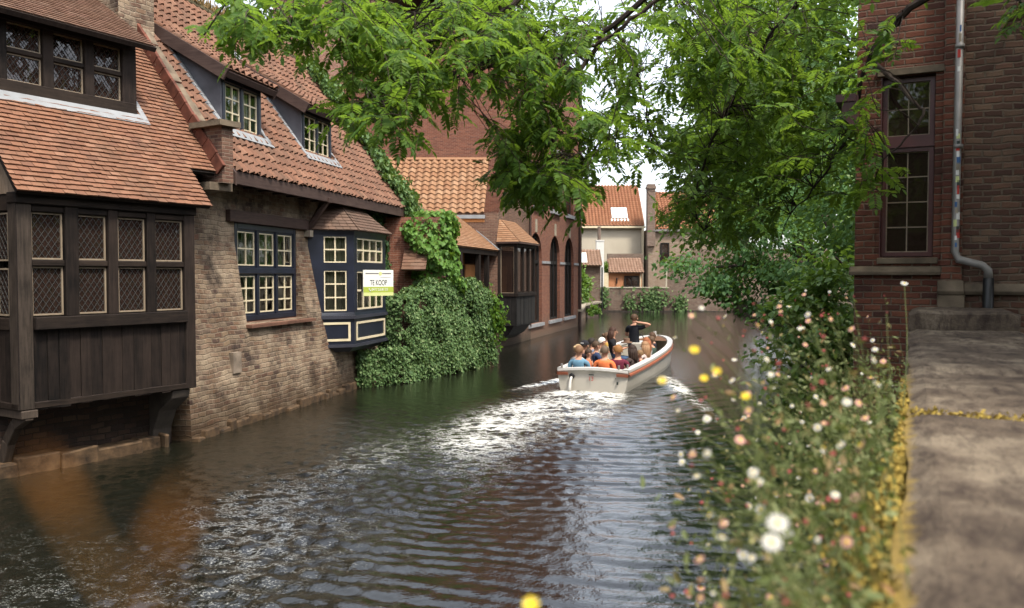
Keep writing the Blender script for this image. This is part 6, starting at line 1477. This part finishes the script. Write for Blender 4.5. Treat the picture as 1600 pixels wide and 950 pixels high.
for (s0, lab, n) in PL_:
    pt = thing('daisy_plant', lab, 'flowering plant', tuple(w2(s0, .0, 2.15)), 0, 'daisies growing out of the parapet wall')
    base = w2(s0, .0, 2.15); mb = MB(); C, D, N, S, Rr = [], [], [], [], []
    for k in range(int(n*3.2)):
        r = w2(s0+RNG.normal(0, .08), RNG.uniform(-.02, .05), RNG.uniform(2.0, 2.36))
        ss = s0+RNG.normal(0, .17); ymax = min(.60, .25*ss+.02); y = ymax*RNG.uniform(.05, 1.0)**.8
        z = 2.37+RNG.uniform(-.27, .20+.26*min(1, max(0, ss-.7)))*min(1, .6+.2*ss)-.10*max(0, .9-ss)
        e = w2(ss, y, z); c = stem_curve(r, e, RNG.uniform(-.02, .07)); mb.tube([p-base for p in c], .0008, 3)
        if k < n*2.4:
            d = np.array([RNG.normal(0, .5)-.25, RNG.normal(0, .5)-.45, .75]); kd = RNG.choice(['daisy', 'pinkdaisy', 'bud'], p=[.36, .26, .38])
            put_flower(pt, kd, e-base, d, RNG.uniform(.45, .78)*(1 if ss > 1.0 else .7))
        for q in range(9):
            t = RNG.uniform(.1, .92); j = int(t*(len(c)-1)); p = c[j]+(c[min(j+1, len(c)-1)]-c[j])*RNG.uniform(0, 1)
            C.append(p-base); D.append(RNG.normal(0, 1, 3)+np.array([0, 0, .3])); N.append(RNG.normal(0, 1, 3)); S.append(RNG.uniform(.012, .028)); Rr.append(RNG.beta(1.6, 2.2))
    for q in range(430):
        ss = s0+RNG.normal(0, .16); y = abs(RNG.normal(0, .17))*min(1, .4+.3*ss); z = 2.36-abs(RNG.normal(0, .20))+.16*RNG.random()
        C.append(w2(ss, y+.01, z)-base); D.append(RNG.normal(0, 1, 3)+np.array([-.3, -.2, .5])); N.append(RNG.normal(0, 1, 3)+np.array([0, -.4, .6])); S.append(RNG.uniform(.014, .032)); Rr.append(RNG.beta(1.6, 2.6))
    mb.build('stems', 'stem', pt)
    leaves('foliage', np.array(C), np.array(D), np.array(N), np.array(S), 'leaflet', 'herb', pt, np.array(Rr))
    if s0 == 3.1:
        e = at(1413, 443, 3.3); mb = MB(); mb.tube([p-base for p in stem_curve(w2(3.1, .03, 2.3), e, .02)], .0014, 4); mb.build('tall_stem', 'stem', pt); put_flower(pt, 'daisy', e-base, (-.1, -.5, .8), 1.1)
    if s0 == .80:
        for px, py, d in ((1215, 818, .82), (1206, 848, .88)):
            e = at(px, py, d); mb = MB(); mb.tube([p-base for p in stem_curve(w2(.8, .02, 2.3), e, .02)], .0012, 4); mb.build('stem', 'stem', pt); put_flower(pt, 'daisy', e-base, (-.2, -.6, .75), .8)
yp = thing('yellow_flower_plant', 'thin stemmed yellow flowers standing out over the water left of the daisies', 'flowering plant', tuple(w2(1.0, .0, 2.2)), 0)
base = w2(1.0, 0, 2.2); mb = MB()
for px, py, d in ((1120, 581, 1.15), (1035, 596, 1.2), (1100, 592, 1.35), (1085, 548, 1.25), (1165, 620, 1.3), (830, 946, .75)):
    e = at(px, py, d); mb.tube([p-base for p in stem_curve(w2(1.0, .02, 2.2), e, .04)], .0009, 3); put_flower(yp, 'yellow', e-base, (-.1, -.6, .7), RNG.uniform(.55, .75))
mb.build('stems', 'stem', yp)
wp = thing('wilted_plant', 'out of focus amber leaves on a drooping stem low at the left of view', 'plant', tuple(w2(.1, .02, 2.25)), 0)
base = w2(.1, .02, 2.25); mb = MB(); mb.tube([p-base for p in curve([w2(.1, .02, 2.25), at(420, 1250, .3), at(235, 1000, .12)], 4)], .0006, 4)
for p, q in (((235, 1000, .12), (75, 760, .12)), ((235, 1000, .12), (280, 790, .12))): mb.tube([x_-base for x_ in curve([at(*p), (at(*p)+at(*q))/2, at(*q)], 3)], .0005, 4)
mb.build('stems', 'rust_stem', wp)
for p, q in ((at(120, 805, .12), at(55, 715, .12)), (at(235, 880, .12), at(300, 755, .12))):
    leaves('leaf', np.array([p-base]), np.array([q-p]), np.array([[0, -1., .4]]), np.array([np.linalg.norm(q-p)]), 'slim', 'rust', wp)

# ================================================================== water
gx = np.arange(-9.5, 11.01, .036); gy = np.arange(2.5, 33.01, .036); nx, ny = len(gx), len(gy)
XX, YY = np.meshgrid(gx, gy, indexing='ij')
dx, dy = XX-BS_[0], YY-BS_[1]
bb = -(dx*BH[0]+dy*BH[1]); ll = dx*BR[0]+dy*BR[1]        # behind the stern / to starboard
def wsum(n, l0, l1, ang=None, spread=pi):
    Z = np.zeros_like(XX)
    for k in range(n):
        lam = l0*(l1/l0)**RNG.random(); a = (ang if ang is not None else 0)+RNG.uniform(-spread, spread); kk = 2*pi/lam
        Z += lam*np.sin(kk*(XX*cos(a)+YY*sin(a))+RNG.uniform(0, 2*pi)+1.2*np.sin(.7*XX*sin(a*3)+.5*YY+k))
    return Z/math.sqrt(n)
sg = lambda x: 1/(1+np.exp(-np.clip(x, -40, 40)))
n_lo = wsum(12, 2.0, 6.0)/4
wakeR = sg((ll+1.0+.10*bb)*2)*sg((1.0+.50*bb-ll)*2)*sg((bb+5)*1.5)            # starboard half, regular ripples
wakeL = sg((-ll+.6)*2)*sg((1.0+.62*bb+ll)*1.5)*sg((bb+.5)*2)            # port half, turbulent
core = np.exp(-(ll/(.9+.05*np.maximum(bb, 0)))**2)*sg(bb*3)
env = np.clip(.4+.6*np.sin(XX*.8+YY*.35+n_lo*2), 0, 1)
def train(lam, ang, curl, warp, es):
    # one wave train behind the boat: crests at an angle to its course, gently curved, coming and going in patches
    u = bb*cos(ang)+ll*sin(ang); w = -bb*sin(ang)+ll*cos(ang)
    a1, a2, a3 = RNG.uniform(0, 6.28, 3)
    ph_ = 2*pi/lam*(u+curl*w*w/(bb*.5+6))+warp*(np.sin(.9*w+a1)+.7*np.sin(1.7*w-.6*u+a2)+.5*np.sin(3.1*w+1.3*u+a3))
    e_ = np.clip(.5+.5*np.sin(es*u+1.3*es*w+a2)+.45*np.sin(2.3*es*w-es*u+a1), 0, 1.3)
    s_ = np.sin(ph_); return lam*e_*(s_+.25*np.cos(2*ph_))
base_ = np.clip(sg((bb-.8)*1.2)*sg((1.2+.46*bb-ll)*1.6)*(1-.75*sg(-(ll+1.2+.16*bb)*1.4)), 0, 1)
Hh = base_*(.020*train(.42, .05, .5, .9, .55)+.018*train(.31, -.22, .4, 1.1, .7)+.016*train(.26, .30, .5, 1.2, .8)+.014*train(.60, .12, .5, .8, .4)+.012*train(.36, -.5, .3, 1.0, .6))
dv = np.exp(-((ll-.30*np.maximum(bb+4, 0)-.7)/(.9+.06*np.maximum(bb, 0)))**2)*sg((bb+4)*2)*sg((ll-.3)*3)
Hh += dv*(.024*train(.62, .95, .0, .5, .35)+.016*train(.40, .85, .0, .7, .5))
Hh += wsum(26, .18, .5)*.012*(wakeL*.9+core*.9+.26)+wsum(16, .18, .30)*.015*(wakeL*.9+core+.3*wakeR+.24)
Hh += .05*np.exp(-(ll/.7)**2)*np.exp(-((bb-.7)/.6)**2)+.06*np.exp(-((ll+1.3+.25*(bb+2.5))/.18)**2)*sg((bb+4)*3)*sg((.2-bb)*3)
Hh += .05*np.exp(-((ll-1.25-.30*(bb+3.2))/.20)**2)*sg((bb+3.2)*3)*np.exp(-np.maximum(bb+3, 0)/5)
fade = np.minimum.reduce([XX-gx[0], gx[-1]-XX, YY-gy[0], gy[-1]-YY]); Hh *= np.clip(fade/1.0, 0, 1)
foam = .75*np.exp(-(ll/.9)**2)*sg((bb+.2)*6)*np.exp(-np.maximum(bb, 0)/2.2)
foam += .50*sg(bb*2)*np.exp(-((ll+.05*bb+.15)/(1.0+.15*np.maximum(bb, 0)))**2)*np.exp(-np.maximum(bb-6, 0)/9)*(.8+.2*np.sin(n_lo*2+bb*.6))
foam += .75*np.exp(-((ll+1.25+.25*(bb+2.5))/.20)**2)*sg((bb+3.6)*3)*sg((.4-bb)*3)
foam += 1.0*np.exp(-((ll-1.15-.34*(bb+3.6))/.30)**2)*sg((bb+3.8)*3)*np.exp(-np.maximum(bb+3, 0)/4.5)+.40*np.exp(-(ll/(1.1+.10*np.maximum(bb, 0)))**2)*sg(bb*3)*np.exp(-np.maximum(bb, 0)/8)
foam = np.minimum(foam, .60)*np.clip(.9+.3*np.sin(ll*2.3+n_lo*2)*np.sin(bb*.9+n_lo), .5, 1.15)
vid = np.arange(nx*ny).reshape(nx, ny)
F = np.stack([vid[:-1, :-1], vid[1:, :-1], vid[1:, 1:], vid[:-1, 1:]], -1).reshape(-1, 4)
cx = (XX[:-1, :-1]+.018-BS_[0]).ravel(); cy = (YY[:-1, :-1]+.018-BS_[1]).ravel()
lx = cx*BR[0]+cy*BR[1]; ly = cx*BH[0]+cy*BH[1]
hb = np.array([half(min(max(t, 0), 1)) for t in np.linspace(0, 1, 200)]); inside = (ly > .05) & (ly < BL_-.1) & (np.abs(lx) < hb[np.clip((ly/BL_*199).astype(int), 0, 199)]*.90-.03)
F = F[~inside]
V = np.stack([XX.ravel(), YY.ravel(), Hh.ravel()], 1)
ex = [(-400, -300, 400, gy[0]), (-400, gy[0], gx[0], gy[-1]), (gx[-1], gy[0], 400, gy[-1]), (-400, gy[-1], 400, 500)]
Vx = []; Fx = []
for (a, b, c, d) in ex: Fx.append([len(V)+len(Vx)+i for i in range(4)]); Vx += [(a, b, 0), (c, b, 0), (c, d, 0), (a, d, 0)]
WT = mesh_np('water', np.concatenate([V, np.array(Vx, float)]), np.concatenate([F, np.array(Fx)]), 'water', smooth=True)
a = WT.data.attributes.new('foam', 'FLOAT', 'POINT'); a.data.foreach_set('value', np.concatenate([foam.ravel(), np.zeros(len(Vx))]).astype(np.float32))
chop = .14+.20*np.clip(wakeL+core*.6-.5*wakeR, 0, 1)
a = WT.data.attributes.new('chop', 'FLOAT', 'POINT'); a.data.foreach_set('value', np.concatenate([chop.ravel(), np.full(len(Vx), .14)]).astype(np.float32))
tag(WT, kind='structure')

# ================================================================== light, sky, camera
sd = Vector((.30, -.40, .86)).normalized()
wd = bpy.data.worlds.new('World'); SC.world = wd; wd.use_nodes = True; nt = wd.node_tree; nt.nodes.clear()
sky = nd(nt, 'TexSky', {}, sky_type='NISHITA', sun_disc=False, sun_elevation=math.asin(sd.z), sun_rotation=math.atan2(sd.x, sd.y), air_density=1.0, dust_density=3.0, ozone_density=1.0)
hs = nd(nt, 'HueSaturation', {'Saturation': .38, 'Value': 1.0, 'Color': sky.outputs[0]})
bg = nd(nt, 'Background', {'Color': hs.outputs[0], 'Strength': .15}); nd(nt, 'OutputWorld', {0: bg.outputs[0]})
sl = bpy.data.lights.new('sun', 'SUN'); sl.energy = 1.9; sl.angle = rad(8); sl.color = (1.0, .92, .79)
so = bpy.data.objects.new('sun', sl); COL.objects.link(so); so.rotation_euler = sd.to_track_quat('Z', 'Y').to_euler(); so.location = (0, 0, 40)
cd = bpy.data.cameras.new('camera'); cam = bpy.data.objects.new('camera', cd); COL.objects.link(cam)
cam.location = (0, 0, CAM_H); cam.rotation_euler = (rad(90)-TILT, 0, 0)
cd.sensor_width = 36; cd.lens = 36*FPX/1600; cd.clip_start = .05; cd.clip_end = 1500
cd.dof.use_dof = True; cd.dof.focus_distance = 17; cd.dof.aperture_fstop = 2.9
SC.camera = cam
SC.view_settings.view_transform = 'Standard'; SC.view_settings.look = 'None'; SC.view_settings.exposure = 1.72; SC.view_settings.gamma = 1
SC.view_settings.use_curve_mapping = False
SC.render.engine = 'CYCLES'; SC.cycles.use_denoising = True; SC.cycles.denoiser = 'OPENIMAGEDENOISE'
SC.cycles.max_bounces = 8; SC.cycles.transparent_max_bounces = 12; SC.cycles.sample_clamp_indirect = 6; SC.cycles.caustics_reflective = False; SC.cycles.caustics_refractive = False
